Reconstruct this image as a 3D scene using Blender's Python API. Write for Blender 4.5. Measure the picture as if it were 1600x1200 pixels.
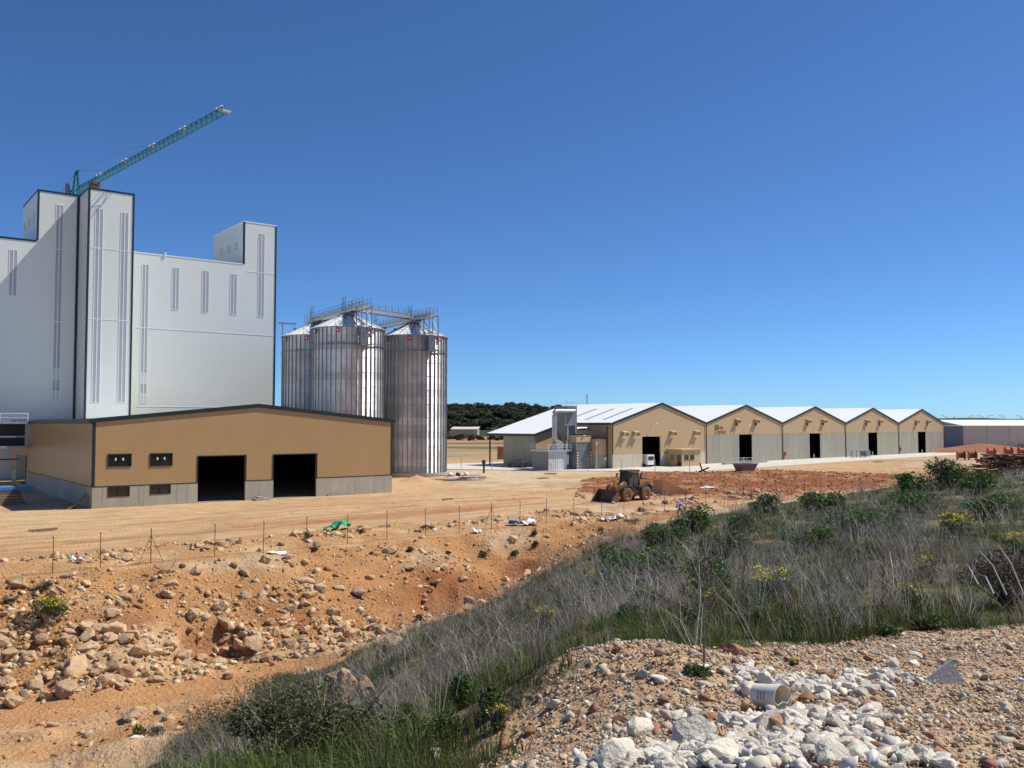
import bpy, bmesh, math, random
import numpy as np
from mathutils import Vector, Matrix
random.seed(7); RNG = np.random.default_rng(11)
for o in list(bpy.data.objects): bpy.data.objects.remove(o)
S = bpy.context.scene
COL = S.collection
R = math.radians
# ------------------------------------------------------------------ camera
FPX, HZ, H = 1380.0, 661.0, 8.1
PITCH = math.atan((HZ-600)/FPX)
cd = bpy.data.cameras.new('camera'); cam = bpy.data.objects.new('camera', cd); COL.objects.link(cam)
cam.location = (0, 0, H); cam.rotation_euler = (math.pi/2+PITCH, 0, 0)
cd.sensor_fit = 'HORIZONTAL'; cd.sensor_width = 36; cd.lens = 36*FPX/1600
cd.clip_start = 0.1; cd.clip_end = 20000
S.camera = cam
# ------------------------------------------------------------------ light
SUN_EL = R(53); SDIR = Vector((.957*math.cos(SUN_EL), .290*math.cos(SUN_EL), math.sin(SUN_EL))).normalized()
w = bpy.data.worlds.new('World'); S.world = w; w.use_nodes = True
nt = w.node_tree; bg = nt.nodes['Background']
sky = nt.nodes.new('ShaderNodeTexSky'); sky.sky_type = 'NISHITA'; sky.sun_disc = False
sky.sun_elevation = SUN_EL; sky.sun_rotation = math.atan2(SDIR.x, SDIR.y)
sky.altitude = 0; sky.air_density = 0.6; sky.dust_density = 0.2; sky.ozone_density = 2.0
bg.inputs[1].default_value = 0.125
tint = nt.nodes.new('ShaderNodeMix'); tint.data_type = 'RGBA'; tint.blend_type = 'MULTIPLY'; tint.inputs[0].default_value = 1   # deep, clear blue all over
tint.inputs[7].default_value = (.43, .68, .94, 1)
nt.links.new(sky.outputs[0], tint.inputs[6]); nt.links.new(tint.outputs[2], bg.inputs[0])
ld = bpy.data.lights.new('sun', 'SUN'); sun = bpy.data.objects.new('sun', ld); COL.objects.link(sun)
ld.energy = 4.8; ld.angle = R(.53); ld.color = (1, .95, .85)
sun.rotation_euler = SDIR.to_track_quat('Z', 'Y').to_euler(); sun.location = (0, 0, 80)
S.view_settings.view_transform = 'Standard'; S.view_settings.look = 'None'
S.view_settings.exposure = 0.17; S.view_settings.gamma = 1
# ------------------------------------------------------------------ pixel geometry
cp, sp = math.cos(PITCH), math.sin(PITCH)
def ray(u, v):
    a, b = u-800., 600.-v
    return Vector((a, FPX*cp - b*sp, FPX*sp + b*cp))
def at(u, v, Y):
    d = ray(u, v); k = Y/d.y
    return Vector((d.x*k, Y, H+d.z*k))
def G(u, v, z=0.):
    d = ray(u, v); k = (z-H)/d.z
    return Vector((d.x*k, d.y*k, z))
def onplane(u, v, o, th):
    """pixel -> (distance along wall, height) on the vertical plane through o with direction th"""
    d = ray(u, v); f = (math.cos(th), math.sin(th)); n = (f[1], -f[0])
    k = (o[0]*n[0]+o[1]*n[1])/(d.x*n[0]+d.y*n[1])
    return ((d.x*k-o[0])*f[0]+(d.y*k-o[1])*f[1], H+d.z*k)
# ------------------------------------------------------------------ materials
MATS = {}
def nd(nt, t, **kw):
    n = nt.nodes.new(t)
    for k, v in kw.items(): setattr(n, k, v)
    return n
def mat(name, col, rough=.7, metal=0., var=.12, scale=3., bump=0., bscale=20., vary_obj=0., stretch=None, attr=None, wave=None, spec=.4, fine=0., trans=0.):
    if name in MATS: return MATS[name]
    m = bpy.data.materials.new(name); m.use_nodes = True; nt = m.node_tree; L = nt.links
    b = nt.nodes['Principled BSDF']; b.inputs['Roughness'].default_value = rough; b.inputs['Metallic'].default_value = metal
    b.inputs['Specular IOR Level'].default_value = spec
    tc = nd(nt, 'ShaderNodeTexCoord'); vec = tc.outputs['Object']
    if stretch:
        mp = nd(nt, 'ShaderNodeMapping'); mp.inputs['Scale'].default_value = stretch
        L.new(vec, mp.inputs['Vector']); vec = mp.outputs[0]
    no = nd(nt, 'ShaderNodeTexNoise'); no.inputs['Scale'].default_value = scale; no.inputs['Detail'].default_value = 6; no.inputs['Roughness'].default_value = .65
    L.new(vec, no.inputs['Vector'])
    mr = nd(nt, 'ShaderNodeMapRange'); mr.inputs[1].default_value = .25; mr.inputs[2].default_value = .75
    mr.inputs[3].default_value = 1-var; mr.inputs[4].default_value = 1+var
    L.new(no.outputs[0], mr.inputs[0])
    mul = nd(nt, 'ShaderNodeMix', data_type='RGBA', blend_type='MULTIPLY'); mul.inputs[0].default_value = 1
    if attr:
        a = nd(nt, 'ShaderNodeAttribute', attribute_name=attr); L.new(a.outputs['Color'], mul.inputs[6])
    else: mul.inputs[6].default_value = (*col, 1)
    L.new(mr.outputs[0], mul.inputs[7]); out = mul.outputs[2]
    if fine:
        n2 = nd(nt, 'ShaderNodeTexNoise'); n2.inputs['Scale'].default_value = scale*14; n2.inputs['Detail'].default_value = 4
        L.new(vec, n2.inputs['Vector'])
        r2 = nd(nt, 'ShaderNodeMapRange'); r2.inputs[1].default_value = .3; r2.inputs[2].default_value = .7; r2.inputs[3].default_value = 1-fine; r2.inputs[4].default_value = 1+fine
        L.new(n2.outputs[0], r2.inputs[0])
        m2 = nd(nt, 'ShaderNodeMix', data_type='RGBA', blend_type='MULTIPLY'); m2.inputs[0].default_value = 1
        L.new(out, m2.inputs[6]); L.new(r2.outputs[0], m2.inputs[7]); out = m2.outputs[2]
    if vary_obj:
        oi = nd(nt, 'ShaderNodeObjectInfo'); r3 = nd(nt, 'ShaderNodeMapRange'); r3.inputs[3].default_value = 1-vary_obj; r3.inputs[4].default_value = 1+vary_obj
        L.new(oi.outputs['Random'], r3.inputs[0])
        m3 = nd(nt, 'ShaderNodeMix', data_type='RGBA', blend_type='MULTIPLY'); m3.inputs[0].default_value = 1
        L.new(out, m3.inputs[6]); L.new(r3.outputs[0], m3.inputs[7]); out = m3.outputs[2]
    L.new(out, b.inputs['Base Color'])
    last = None
    if bump:
        n4 = nd(nt, 'ShaderNodeTexNoise'); n4.inputs['Scale'].default_value = bscale; n4.inputs['Detail'].default_value = 5
        L.new(vec, n4.inputs['Vector']); bp = nd(nt, 'ShaderNodeBump'); bp.inputs['Strength'].default_value = bump; bp.inputs['Distance'].default_value = 1./bscale
        L.new(n4.outputs[0], bp.inputs['Height']); last = bp
    if wave:      # (axis 'X'/'Z', period in metres, strength)
        sx = nd(nt, 'ShaderNodeSeparateXYZ'); L.new(tc.outputs['Object'], sx.inputs[0])
        ma = nd(nt, 'ShaderNodeMath', operation='MULTIPLY'); ma.inputs[1].default_value = 2*math.pi/wave[1]
        L.new(sx.outputs['XYZ'.index(wave[0])], ma.inputs[0])
        sn = nd(nt, 'ShaderNodeMath', operation='SINE'); L.new(ma.outputs[0], sn.inputs[0])
        bp = nd(nt, 'ShaderNodeBump'); bp.inputs['Strength'].default_value = wave[2]; bp.inputs['Distance'].default_value = .02
        L.new(sn.outputs[0], bp.inputs['Height'])
        if last: L.new(last.outputs[0], bp.inputs['Normal'])
        last = bp
    if last: L.new(last.outputs[0], b.inputs['Normal'])
    if trans:
        tr = nd(nt, 'ShaderNodeBsdfTranslucent'); mx = nd(nt, 'ShaderNodeMixShader'); mx.inputs[0].default_value = trans
        L.new(out, tr.inputs[0]); L.new(b.outputs[0], mx.inputs[1]); L.new(tr.outputs[0], mx.inputs[2])
        L.new(mx.outputs[0], nt.nodes['Material Output'].inputs[0])
    MATS[name] = m; return m
M_WHITE = mat('white_cladding', (.66, .69, .65), .45, var=.025, scale=.25, wave=('X', .5, .03))
M_TAN = mat('tan_cladding', (.44, .285, .128), .5, var=.04, scale=.3, wave=('X', .3, .05))
M_TANSIDE = mat('tan_side_cladding', (.44, .285, .128), .33, var=.05, scale=.3, wave=('Y', .3, .05))
M_TANW = mat('sand_render_cladding', (.52, .37, .20), .6, var=.05, scale=.3, wave=('X', .3, .05))
M_GREEN = mat('dark_green_trim', (.016, .03, .03), .4, var=.1)
M_ROOF = mat('white_roof_sheet', (.88, .89, .84), .4, var=.03, scale=.4, wave=('Y', .5, .04))
M_CONC = mat('concrete', (.42, .39, .31), .85, var=.16, scale=.9, bump=.25, bscale=30, vary_obj=.06, fine=.06, stretch=(1, 1, .35))
M_CONCC = mat('cream_concrete', (.56, .50, .39), .85, var=.1, scale=.7, bump=.15, bscale=30, stretch=(1, 1, .3))
M_CONC2 = mat('precast_concrete', (.355, .335, .265), .85, var=.10, scale=.7, bump=.15, bscale=30, vary_obj=.07, stretch=(1, 1, .3))
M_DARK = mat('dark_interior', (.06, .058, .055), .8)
M_FLOOR = mat('interior_floor', (.28, .26, .22), .8)
M_GLASS = mat('dark_window_glass', (.02, .022, .024), .08, spec=.6)
M_POLY = mat('translucent_strip', (.36, .39, .40), .3, var=.06, scale=.5)
M_WFRAME = mat('white_frame', (.78, .79, .80), .4, var=.03)
M_LOUV = mat('louvre_grey', (.58, .59, .56), .5, wave=('Z', .12, .6))
M_GALV = mat('galvanised_sheet', (.57, .56, .54), .42, .85, var=.3, scale=.8, vary_obj=.16, wave=('Z', .11, .75), stretch=(1, 1, .5))
M_GALV2 = mat('galvanised_steel', (.48, .50, .52), .45, .7, var=.15, scale=2)
M_RIB = mat('galvanised_stiffener', (.26, .28, .30), .42, .8, var=.15, scale=2)
M_CONE = mat('silo_roof_sheet', (.80, .81, .80), .4, .1, var=.06, scale=1.5)
M_STEEL = mat('grey_steel', (.22, .24, .27), .5, .4, var=.15)
M_DUCT = mat('bright_duct', (.45, .47, .48), .4, .85, var=.1, scale=2)
M_FILT = mat('filter_panel', (.20, .22, .22), .55, .3, var=.1, scale=1.5)
M_CRANE = mat('crane_teal', (.02, .17, .18), .45, var=.2, scale=1)
M_RED = mat('red_paint', (.55, .025, .03), .45)
M_WPAINT = mat('white_paint', (.78, .78, .76), .5, var=.05)
M_RUST = mat('rusty_steel', (.16, .07, .04), .8, .2, var=.35, scale=4, bump=.2)
M_ORANGE = mat('loader_orange', (.48, .20, .05), .5, var=.3, scale=1.6, fine=.12)
M_DUSTY = mat('dusty_charcoal', (.085, .075, .065), .7, var=.3, scale=3)
M_TYRE = mat('dusty_tyre', (.17, .115, .075), .9, var=.3, scale=4, bump=.3)
M_BUCKET = mat('worn_bucket_steel', (.15, .10, .075), .55, .4, var=.4, scale=2.5, bump=.2)
M_BLACK = mat('black_plastic', (.02, .02, .022), .5)
M_BRICK = mat('brick_red', (.34, .14, .085), .85, var=.2, scale=3)
M_WOOD = mat('weathered_wood', (.27, .18, .11), .85, var=.3, scale=5, vary_obj=.25, stretch=(1, 1, 4))
M_DRUM = mat('orange_drum', (.50, .19, .07), .7, var=.25, scale=2.5)
M_DRUMR = mat('red_drum', (.52, .10, .05), .6, var=.25, scale=2.5)
M_APRON = mat('concrete_apron', (.56, .53, .46), .85, var=.12, scale=.25, fine=.05)
M_ASPH = mat('pale_asphalt', (.25, .26, .27), .9, var=.1, scale=.3)
M_GROUND = mat('earth', (.4, .3, .2), .95, var=.22, scale=.55, bump=.8, bscale=6, attr='Col', fine=.2, spec=.1)
M_HILL = mat('hill_scrub', (.032, .037, .018), .95, var=.35, scale=.05)
M_ROCKO = mat('limestone_rock', (.52, .355, .21), .9, var=.3, scale=2.2, bump=.5, bscale=9, vary_obj=.22, fine=.12, spec=.2)
M_ROCKW = mat('white_limestone', (.60, .55, .46), .9, var=.22, scale=3, bump=.3, bscale=7, vary_obj=.16, fine=.1, spec=.2)
M_ROCKB = mat('brown_stone', (.33, .175, .10), .9, var=.3, scale=4, bump=.3, bscale=8, vary_obj=.2, fine=.12, spec=.2)
M_ROCKS = mat('loose_stone', (.5, .4, .3), .92, var=.18, scale=6, attr='Col', spec=.2)
M_GRASS = mat('dry_and_green_stems', (.3, .3, .2), .85, var=.15, scale=3, attr='Col', trans=.25, spec=.15)
M_LEAF = mat('leaf', (.06, .11, .03), .6, var=.3, scale=4, attr='Col', trans=.3, spec=.3)
M_TWIG = mat('twig', (.20, .165, .13), .9, var=.25, scale=8)
M_SHEETW = mat('white_plastic_sheet', (.72, .73, .74), .4)
M_SHEETG = mat('green_netting', (.03, .36, .17), .6)
M_SHEETB = mat('blue_plastic', (.06, .22, .5), .5)
M_PAIL = mat('white_pail', (.70, .67, .58), .4, var=.06, scale=6)
M_PAILIN = mat('pail_residue', (.52, .43, .26), .7, var=.15, scale=12)
M_BLUEINK = mat('blue_print', (.10, .13, .35), .5)
M_SIGNG = mat('emblem_olive', (.15, .14, .03), .6)
M_SIGNR = mat('lettering_brown', (.33, .12, .06), .6)
M_BLOCK = mat('grey_concrete_block', (.36, .355, .33), .85, var=.15, scale=6, bump=.3, bscale=40)
M_SAND = mat('sand_heap', (.50, .30, .155), .95, var=.12, scale=2, bump=.3, bscale=14)
# ------------------------------------------------------------------ mesh building
class MB:
    def __init__(s): s.v = []; s.f = []; s.mi = []; s.cur = 0
    def add(s, vs, fs):
        o = len(s.v); s.v += [tuple(p) for p in vs]; s.f += [tuple(i+o for i in f) for f in fs]; s.mi += [s.cur]*len(fs); return s
    def hexa(s, p):     # 4 bottom, 4 top (ccw)
        return s.add(p, [(3,2,1,0),(4,5,6,7),(0,1,5,4),(1,2,6,5),(2,3,7,6),(3,0,4,7)])
    def box(s, a, b):
        x0,y0,z0 = a; x1,y1,z1 = b
        return s.hexa([(x0,y0,z0),(x1,y0,z0),(x1,y1,z0),(x0,y1,z0),(x0,y0,z1),(x1,y0,z1),(x1,y1,z1),(x0,y1,z1)])
    def bar(s, a, b, w, h=None, up=(0,0,1)):
        h = h or w; a = Vector(a); b = Vector(b); d = (b-a).normalized(); up = Vector(up)
        if abs(d.dot(up)) > .98: up = Vector((1,0,0))
        r = d.cross(up).normalized()*(w/2); u = r.cross(d).normalized()*(h/2)
        return s.hexa([a-r-u, a+r-u, b+r-u, b-r-u, a-r+u, a+r+u, b+r+u, b-r+u])
    def tube(s, pts, r, n=8, cap=True):
        pts = [Vector(p) for p in pts]; rs = r if isinstance(r, (list, tuple)) else [r]*len(pts)
        vs = []; fs = []; ref = Vector((0,0,1))
        for i, p in enumerate(pts):
            d = (pts[min(i+1,len(pts)-1)]-pts[max(i-1,0)]).normalized()
            a = d.cross(ref)
            if a.length < .05: a = d.cross(Vector((1,0,0)))
            a.normalize(); b = d.cross(a)
            vs += [p+(a*math.cos(t)+b*math.sin(t))*rs[i] for t in [2*math.pi*k/n for k in range(n)]]
        for i in range(len(pts)-1):
            for k in range(n): fs.append((i*n+k, i*n+(k+1)%n, (i+1)*n+(k+1)%n, (i+1)*n+k))
        if cap: fs.append(tuple(range(n-1,-1,-1))); fs.append(tuple((len(pts)-1)*n+k for k in range(n)))
        return s.add(vs, fs)
    def lathe(s, prof, n=24, axis='Z', c=(0,0,0)):
        vs = []; fs = []
        for (r, z) in prof:
            for k in range(n):
                t = 2*math.pi*k/n; a, b = r*math.cos(t), r*math.sin(t)
                p = (a,b,z) if axis == 'Z' else ((z,a,b) if axis == 'X' else (b,z,a))
                vs.append((p[0]+c[0], p[1]+c[1], p[2]+c[2]))
        for i in range(len(prof)-1):
            for k in range(n): fs.append((i*n+k, i*n+(k+1)%n, (i+1)*n+(k+1)%n, (i+1)*n+k))
        return s.add(vs, fs)
    def prism(s, poly, a, b, axis='Y'):   # polygon in (p,q) extruded along axis
        def P(p, t): return {'Y':(p[0],t,p[1]), 'X':(t,p[0],p[1]), 'Z':(p[0],p[1],t)}[axis]
        n = len(poly); vs = [P(p,a) for p in poly]+[P(p,b) for p in poly]
        fs = [tuple(range(n)), tuple(range(2*n-1,n-1,-1))]+[(i+n,(i+1)%n+n,(i+1)%n,i) for i in range(n)]
        return s.add(vs, fs)
    def mesh(s, name, mats, smooth=False, fix=True):
        me = bpy.data.meshes.new(name); me.from_pydata(s.v, [], s.f)
        for m in (mats if isinstance(mats, (list, tuple)) else [mats]): me.materials.append(m)
        if any(s.mi): me.polygons.foreach_set('material_index', s.mi)
        if fix:
            bm = bmesh.new(); bm.from_mesh(me); bmesh.ops.recalc_face_normals(bm, faces=bm.faces); bm.to_mesh(me); bm.free()
        if smooth:
            me.polygons.foreach_set('use_smooth', [True]*len(me.polygons))
            if smooth != 2: me.set_sharp_from_angle(angle=R(35))
        me.update(); return me
    def build(s, name, mats, parent=None, smooth=False, loc=None, rz=None, fix=True):
        o = bpy.data.objects.new(name, s.mesh(name, mats, smooth, fix)); COL.objects.link(o)
        if parent: o.parent = parent
        if loc is not None: o.location = loc
        if rz is not None: o.rotation_euler.z = rz
        return o
def tag(o, label=None, cat=None, group=None, kind=None):
    if label: o['label'] = label
    if cat: o['category'] = cat
    if group: o['group'] = group
    if kind: o['kind'] = kind
    return o
def thing(name, label, cat, loc=(0,0,0), rz=0., group=None):
    o = bpy.data.objects.new(name, None); COL.objects.link(o); o.location = loc; o.rotation_euler.z = rz
    o.empty_display_size = .3
    return tag(o, label, cat, group)
def copy_tree(o, parent=None):
    c = o.copy(); COL.objects.link(c); c.parent = parent
    for ch in [x for x in bpy.data.objects if x.parent == o]: copy_tree(ch, c)
    return c
def wall(mb, x0, x1, top, holes, y0, y1, z0=0., extra=()):
    """wall along local x, thickness y0..y1, top(x) piecewise linear, rectangular holes (xa,xb,za,zb)"""
    xs = sorted(set([x0, x1]+[h[0] for h in holes]+[h[1] for h in holes]+[e for e in extra if x0 < e < x1]))
    for a, b in zip(xs[:-1], xs[1:]):
        m = (a+b)/2; hs = sorted([h for h in holes if h[0] < m < h[1]], key=lambda h: h[2]); z = z0
        for h in hs+[None]:
            if h is None: ta, tb = top(a), top(b)
            else: ta = tb = h[2]
            if min(ta, tb) > z+1e-4: mb.hexa([(a,y0,z),(b,y0,z),(b,y1,z),(a,y1,z),(a,y0,ta),(b,y0,tb),(b,y1,tb),(a,y1,ta)])
            if h: z = h[3]
# ------------------------------------------------------------------ noise and terrain
def vnoise(x, y, seed=0):
    xi = np.floor(x).astype(np.int64); yi = np.floor(y).astype(np.int64); fx = x-xi; fy = y-yi
    fx = fx*fx*(3-2*fx); fy = fy*fy*(3-2*fy)
    def h(a, b):
        n = (a*374761393 + b*668265263 + seed*974634777) & 0x7fffffff
        n = ((n ^ (n >> 13))*1274126177) & 0x7fffffff
        return ((n ^ (n >> 16)) & 0xffff)/65535.
    return (h(xi,yi)*(1-fx)+h(xi+1,yi)*fx)*(1-fy)+(h(xi,yi+1)*(1-fx)+h(xi+1,yi+1)*fx)*fy
def fbm(x, y, oct=4, seed=0):
    s = 0; a = .5; t = 0
    for i in range(oct): s = s+a*vnoise(x*2**i, y*2**i, seed+i); t += a; a *= .55
    return s/t
def sstep(a, b, x): t = np.clip((x-a)/(b-a), 0, 1); return t*t*(3-2*t)
FA = Vector((-24.7, 47.8, 0)); FB = Vector((34., 98., 0)); FE = (FB-FA).normalized(); FG = Vector((FE.y, -FE.x, 0))
CTRL = []
def c3(u, v, Y): p = at(u, v, Y); CTRL.append((p.x, p.y, p.z))
for a in [(1400,1200,4.2),(1100,1200,4.6),(1650,1200,4.1),(800,1200,5.2),(700,1200,5.6),(1222,1115,7.2),(980,1015,10.2),(1060,1045,9.2),(850,1080,8.5),
          (1600,1000,11.3),(1450,1060,8.2),(1700,1050,8.6),(1300,1005,11.5),(1150,1040,9.6),
          (1250,920,19),(1500,920,19),(1650,900,21),(1200,845,34),(1400,830,37),(1600,790,45),(1060,812,46),(1180,800,50),(1300,785,54),(1500,748,62),(1650,738,66),
          (1000,865,33),(900,868,44),(850,955,26),(900,1005,16),(770,945,42),(700,1055,22),(640,990,41),(800,1085,11.5),(640,1105,19),(530,1110,26),(480,1055,40),
          (400,1150,26.5),(500,1200,17.5),(600,1200,11.5),(300,1200,25.5),(250,1190,28),(150,1160,32.5),(0,1190,31),
          (0,1140,34.6),(0,1085,39.6),(250,1085,39.6),(420,1052,42.8),(0,1000,42.2),(120,1000,42.6),(300,960,47),(300,1035,44.2),(600,930,53),(600,1000,49),(720,930,55.2),(720,965,52),(800,900,62),
          (100,950,44.6),(480,905,53),(480,1010,46.5)]: c3(*a)
for t in np.linspace(-30, 130, 28):
    for q, z in ((0.6, 0.), (-6, 0.), (-16, 0.)):
        p = FA+FE*t+FG*q; CTRL.append((p.x, p.y, z))
CTRL += [(0,-15,6.6),(20,-15,6.6),(-14,-12,5.),(15,3,6.2),(40,10,5.8),(70,40,5.),(90,80,4.),(60,70,4.2),(-15,5,3.5),(-30,5,0.),(-45,12,-3),(-60,25,-4.4),(-50,38,-4.),(-48,30,-4.2),(-70,50,-4),
         (30,85,1.2),(45,94,1.4),(16,72,1.),(7,60,.9),(-75,20,-4),(-40,-15,0),(-2,51,-2.2),(3,54,-1.6),(-6,46,-3.0),(-30,33,-4)]
_P = np.array(CTRL)
def _tps():
    X = _P[:, :2]; n = len(X); d = np.linalg.norm(X[:,None]-X[None], axis=2)
    K = d; A = np.zeros((n+3, n+3)); A[:n,:n] = K - np.eye(n)*.25; A[:n,n] = 1; A[:n,n+1:] = X; A[n,:n] = 1; A[n+1:,:n] = X.T
    return np.linalg.solve(A, np.r_[_P[:,2], 0, 0, 0])
_W = _tps()
def base_z(x, y):
    x = np.asarray(x, float); y = np.asarray(y, float); sh = x.shape; xf = x.ravel(); yf = y.ravel(); out = np.zeros_like(xf)
    q = (xf-FA.x)*FG.x+(yf-FA.y)*FG.y
    near = (q > -3) & (np.abs(xf) < 140) & (yf > -40) & (yf < 170)
    if near.any():
        X = np.c_[xf[near], yf[near]]; n = len(_P)
        z = np.empty(len(X))
        for i in range(0, len(X), 20000):
            c = X[i:i+20000]; d = np.linalg.norm(c[:,None]-_P[None,:,:2], axis=2)
            z[i:i+20000] = d@_W[:n] + _W[n] + c@_W[n+1:]
        z = np.clip(z, -4.6, 7.2)
        e = np.minimum.reduce([sstep(140,100,np.abs(X[:,0])), sstep(-40,-20,X[:,1]), sstep(170,135,X[:,1])])
        out[near] = z*sstep(-1.2, 2.2, q[near])*e
    return out.reshape(sh)
def bhit(u, v, y0=20.):
    d = ray(u, v); d = d/d.y; ys = np.arange(y0, 75, .1); z = base_z(d.x*ys, ys); zr = H+d.z*ys; i = int(np.argmax(zr <= z)); return (d.x*ys[i], ys[i])
def qe(x, y): return (x-FA.x)*FG.x+(y-FA.y)*FG.y, (x-FA.x)*FE.x+(y-FA.y)*FE.y
SCARP = sorted([qe(*bhit(u, v))[::-1] for u, v in ((150,985),(215,992),(300,985),(370,968),(440,948),(500,942),(560,950),(640,940),(700,915),(760,905))])
SC_E = np.array([p[0] for p in SCARP]); SC_Q = np.array([p[1] for p in SCARP])
TRK = [bhit(u, v) for u, v in ((-260,1165),(-120,1145),(0,1122),(120,1108),(250,1085),(360,1068),(450,1046),(520,1036))]
def track_d(x, y):
    d = np.full(np.shape(x), 1e9)
    for (ax,ay),(bx,by) in zip(TRK[:-1], TRK[1:]):
        t = np.clip(((x-ax)*(bx-ax)+(y-ay)*(by-ay))/((bx-ax)**2+(by-ay)**2), 0, 1); d = np.minimum(d, np.hypot(x-ax-t*(bx-ax), y-ay-t*(by-ay)))
    return d
def poly_mask(poly, x, y):
    x = np.asarray(x); y = np.asarray(y); ins = np.zeros(x.shape, bool); n = len(poly)
    for i in range(n):
        x1,y1 = poly[i]; x2,y2 = poly[(i+1)%n]
        if y1 == y2: continue
        c = ((y1 > y) != (y2 > y)) & (x < (x2-x1)*(y-y1)/(y2-y1)+x1); ins ^= c
    return ins
def pw(lst): return [(at(*a).x, at(*a).y) for a in lst]
GRAVEL = pw([(610,1290,5.6),(690,1195,6.4),(770,1135,7.6),(850,1075,8.8),(915,1036,9.6),(985,1008,10.3),(1060,1030,9.9),(1150,1020,10.6),(1300,998,11.7),(1450,985,12.3),(1620,975,12.8),(1900,960,13.5)])+[(16,-10),(-6,-10)]
VEG = pw([(240,1230,26),(300,1140,31),(400,1090,35),(480,1052,40),(640,985,42.5),(770,940,44),(880,872,48),(960,840,52),(1060,808,55),(1250,782,60),(1500,737,69),(1750,725,75)])+[(95,60),(60,-10),(16,-10)]+[(-6,-10),(-16,8)]
REDP = [(G(*a).x, G(*a).y) for a in [(900,764),(930,748),(1000,738),(1100,737),(1250,735),(1400,741),(1440,752),(1380,772),(1200,783),(1080,778),(1000,768),(930,772)]]
def fuzz(poly, x, y, r, seed):
    return poly_mask(poly, x+(fbm(x/r*.7,y/r*.7,3,seed)-.5)*r*2.4, y+(fbm(x/r*.7+9,y/r*.7+5,3,seed+50)-.5)*r*2.4)
def soil(x, y):
    """detail height and colour of the ground"""
    x = np.asarray(x, float); y = np.asarray(y, float)
    q = (x-FA.x)*FG.x+(y-FA.y)*FG.y; e = (x-FA.x)*FE.x+(y-FA.y)*FE.y
    n1 = fbm(x/6, y/6, 4, 1); n2 = fbm(x/1.6, y/1.6, 4, 2); n3 = fbm(x/25, y/25, 3, 3); n4 = fbm(x/.7, y/.7, 3, 4)
    z0 = base_z(x, y); slope = (q > .5) & (q < 22) & (z0 < 1.2); veg = fuzz(VEG, x, y, 1.2, 8); grav = fuzz(GRAVEL, x, y, .5, 9)
    red = fuzz(REDP, x, y, 4, 10) & (q < -2)
    far = sstep(150, 300, np.hypot(x, y))
    # --- colours
    sand = np.array((.52,.345,.185)); pale = np.array((.54,.41,.265)); rd = np.array((.29,.105,.045)); org = np.array((.41,.215,.092)); gv = np.array((.41,.285,.18)); vg = np.array((.070,.076,.032)); dirt=np.array((.43,.27,.145))
    def mix(a, b, t): return a*(1-t[...,None])+b*t[...,None]
    col = mix(np.broadcast_to(sand, x.shape+(3,)), np.broadcast_to(pale, x.shape+(3,)), sstep(.42,.62,n3))
    lane = np.exp(-((q+10.5+3*np.sin(e/19))/3.5)**2)*sstep(.42,.58,fbm(e/9, q/1.4, 3, 21)) + np.exp(-((q+19+2*np.sin(e/15))/1.6)**2)*sstep(.45,.6,fbm(e/7, q/1.1, 3, 22))
    col = mix(col, np.broadcast_to(rd*1.25, x.shape+(3,)), np.clip(lane*.75, 0, .8)*(1-far))
    col = mix(col, np.broadcast_to(dirt, x.shape+(3,)), (sstep(.5,.66,n1)*.6)*(1-far))
    for qo, am in ((-13.2,.35),(-15.1,.35),(-24.,.3),(-25.9,.3),(-31.,.22),(-32.9,.22)):    # wheel tracks along the yard
        rut = np.exp(-((q-qo-2.2*np.sin(e/23+qo)-.8*np.sin(e/7.))/.35)**2)*sstep(.38,.55,fbm(e/8,q*0+qo,2,int(-qo*3)))*(1-far); col = mix(col, np.broadcast_to(dirt*.72, x.shape+(3,)), rut*am*2)
    band = ((q > -7.5) & (q <= .5)).astype(float); col = mix(col, np.broadcast_to(org, x.shape+(3,)), band*sstep(.3,.5,n2)*.75)
    sl = slope.astype(float); col = mix(col, np.broadcast_to(org, x.shape+(3,)), sl)
    col = mix(col, np.broadcast_to(pale*.95, x.shape+(3,)), sl*sstep(.52,.68,n1)*.6)
    c = at(712,940,55.); g = np.exp(-(((x-c.x)/3.0)**2+((y-c.y)/3.8)**2)); g2 = 0
    for (u_,v_,Y_) in ((215,1010,45.),(440,965,48.5),(820,905,62.)):
        c2 = at(u_,v_,Y_); g2 = g2+np.exp(-(((x-c2.x)/1.9)**2+((y-c2.y)/1.9)**2))
    col = mix(col, np.broadcast_to(np.array((.235,.075,.03)), x.shape+(3,)), np.clip(g*1.3*sstep(.3,.5,n2)+g2*.75*sstep(.35,.55,n2), 0, .92))
    trk = sl*sstep(-3.2,-3.9,z0); col = mix(col, np.broadcast_to(np.array((.45,.26,.13)), x.shape+(3,)), trk*.8)
    col = mix(col, np.broadcast_to(np.array((.235,.082,.034)), x.shape+(3,)), red*(.78+.22*sstep(.35,.55,n2)))
    col = mix(col, np.broadcast_to(sand*1.0, x.shape+(3,)), red*sstep(.58,.66,fbm(x/3.5,y/1.5,3,31))*.5)
    vegc = mix(np.broadcast_to(vg, x.shape+(3,)), np.broadcast_to(gv*.9, x.shape+(3,)), sstep(.55,.68,n2)*.4)  # soil under plants: green tone, darkened to stand for shadow between stems
    col = np.where((veg & ~grav)[...,None], vegc, col)
    gvc = mix(np.broadcast_to(gv, x.shape+(3,)), np.broadcast_to(np.array((.42,.265,.155)), x.shape+(3,)), sstep(.45,.62,n2)*.7)
    col = np.where((grav)[...,None], gvc, col)
    ff = fbm(x/140, y/32, 3, 41); fcol = mix(np.broadcast_to(np.array((.44,.30,.17)), x.shape+(3,)), np.broadcast_to(np.array((.13,.15,.06)), x.shape+(3,)), sstep(.5,.58,ff))
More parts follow.
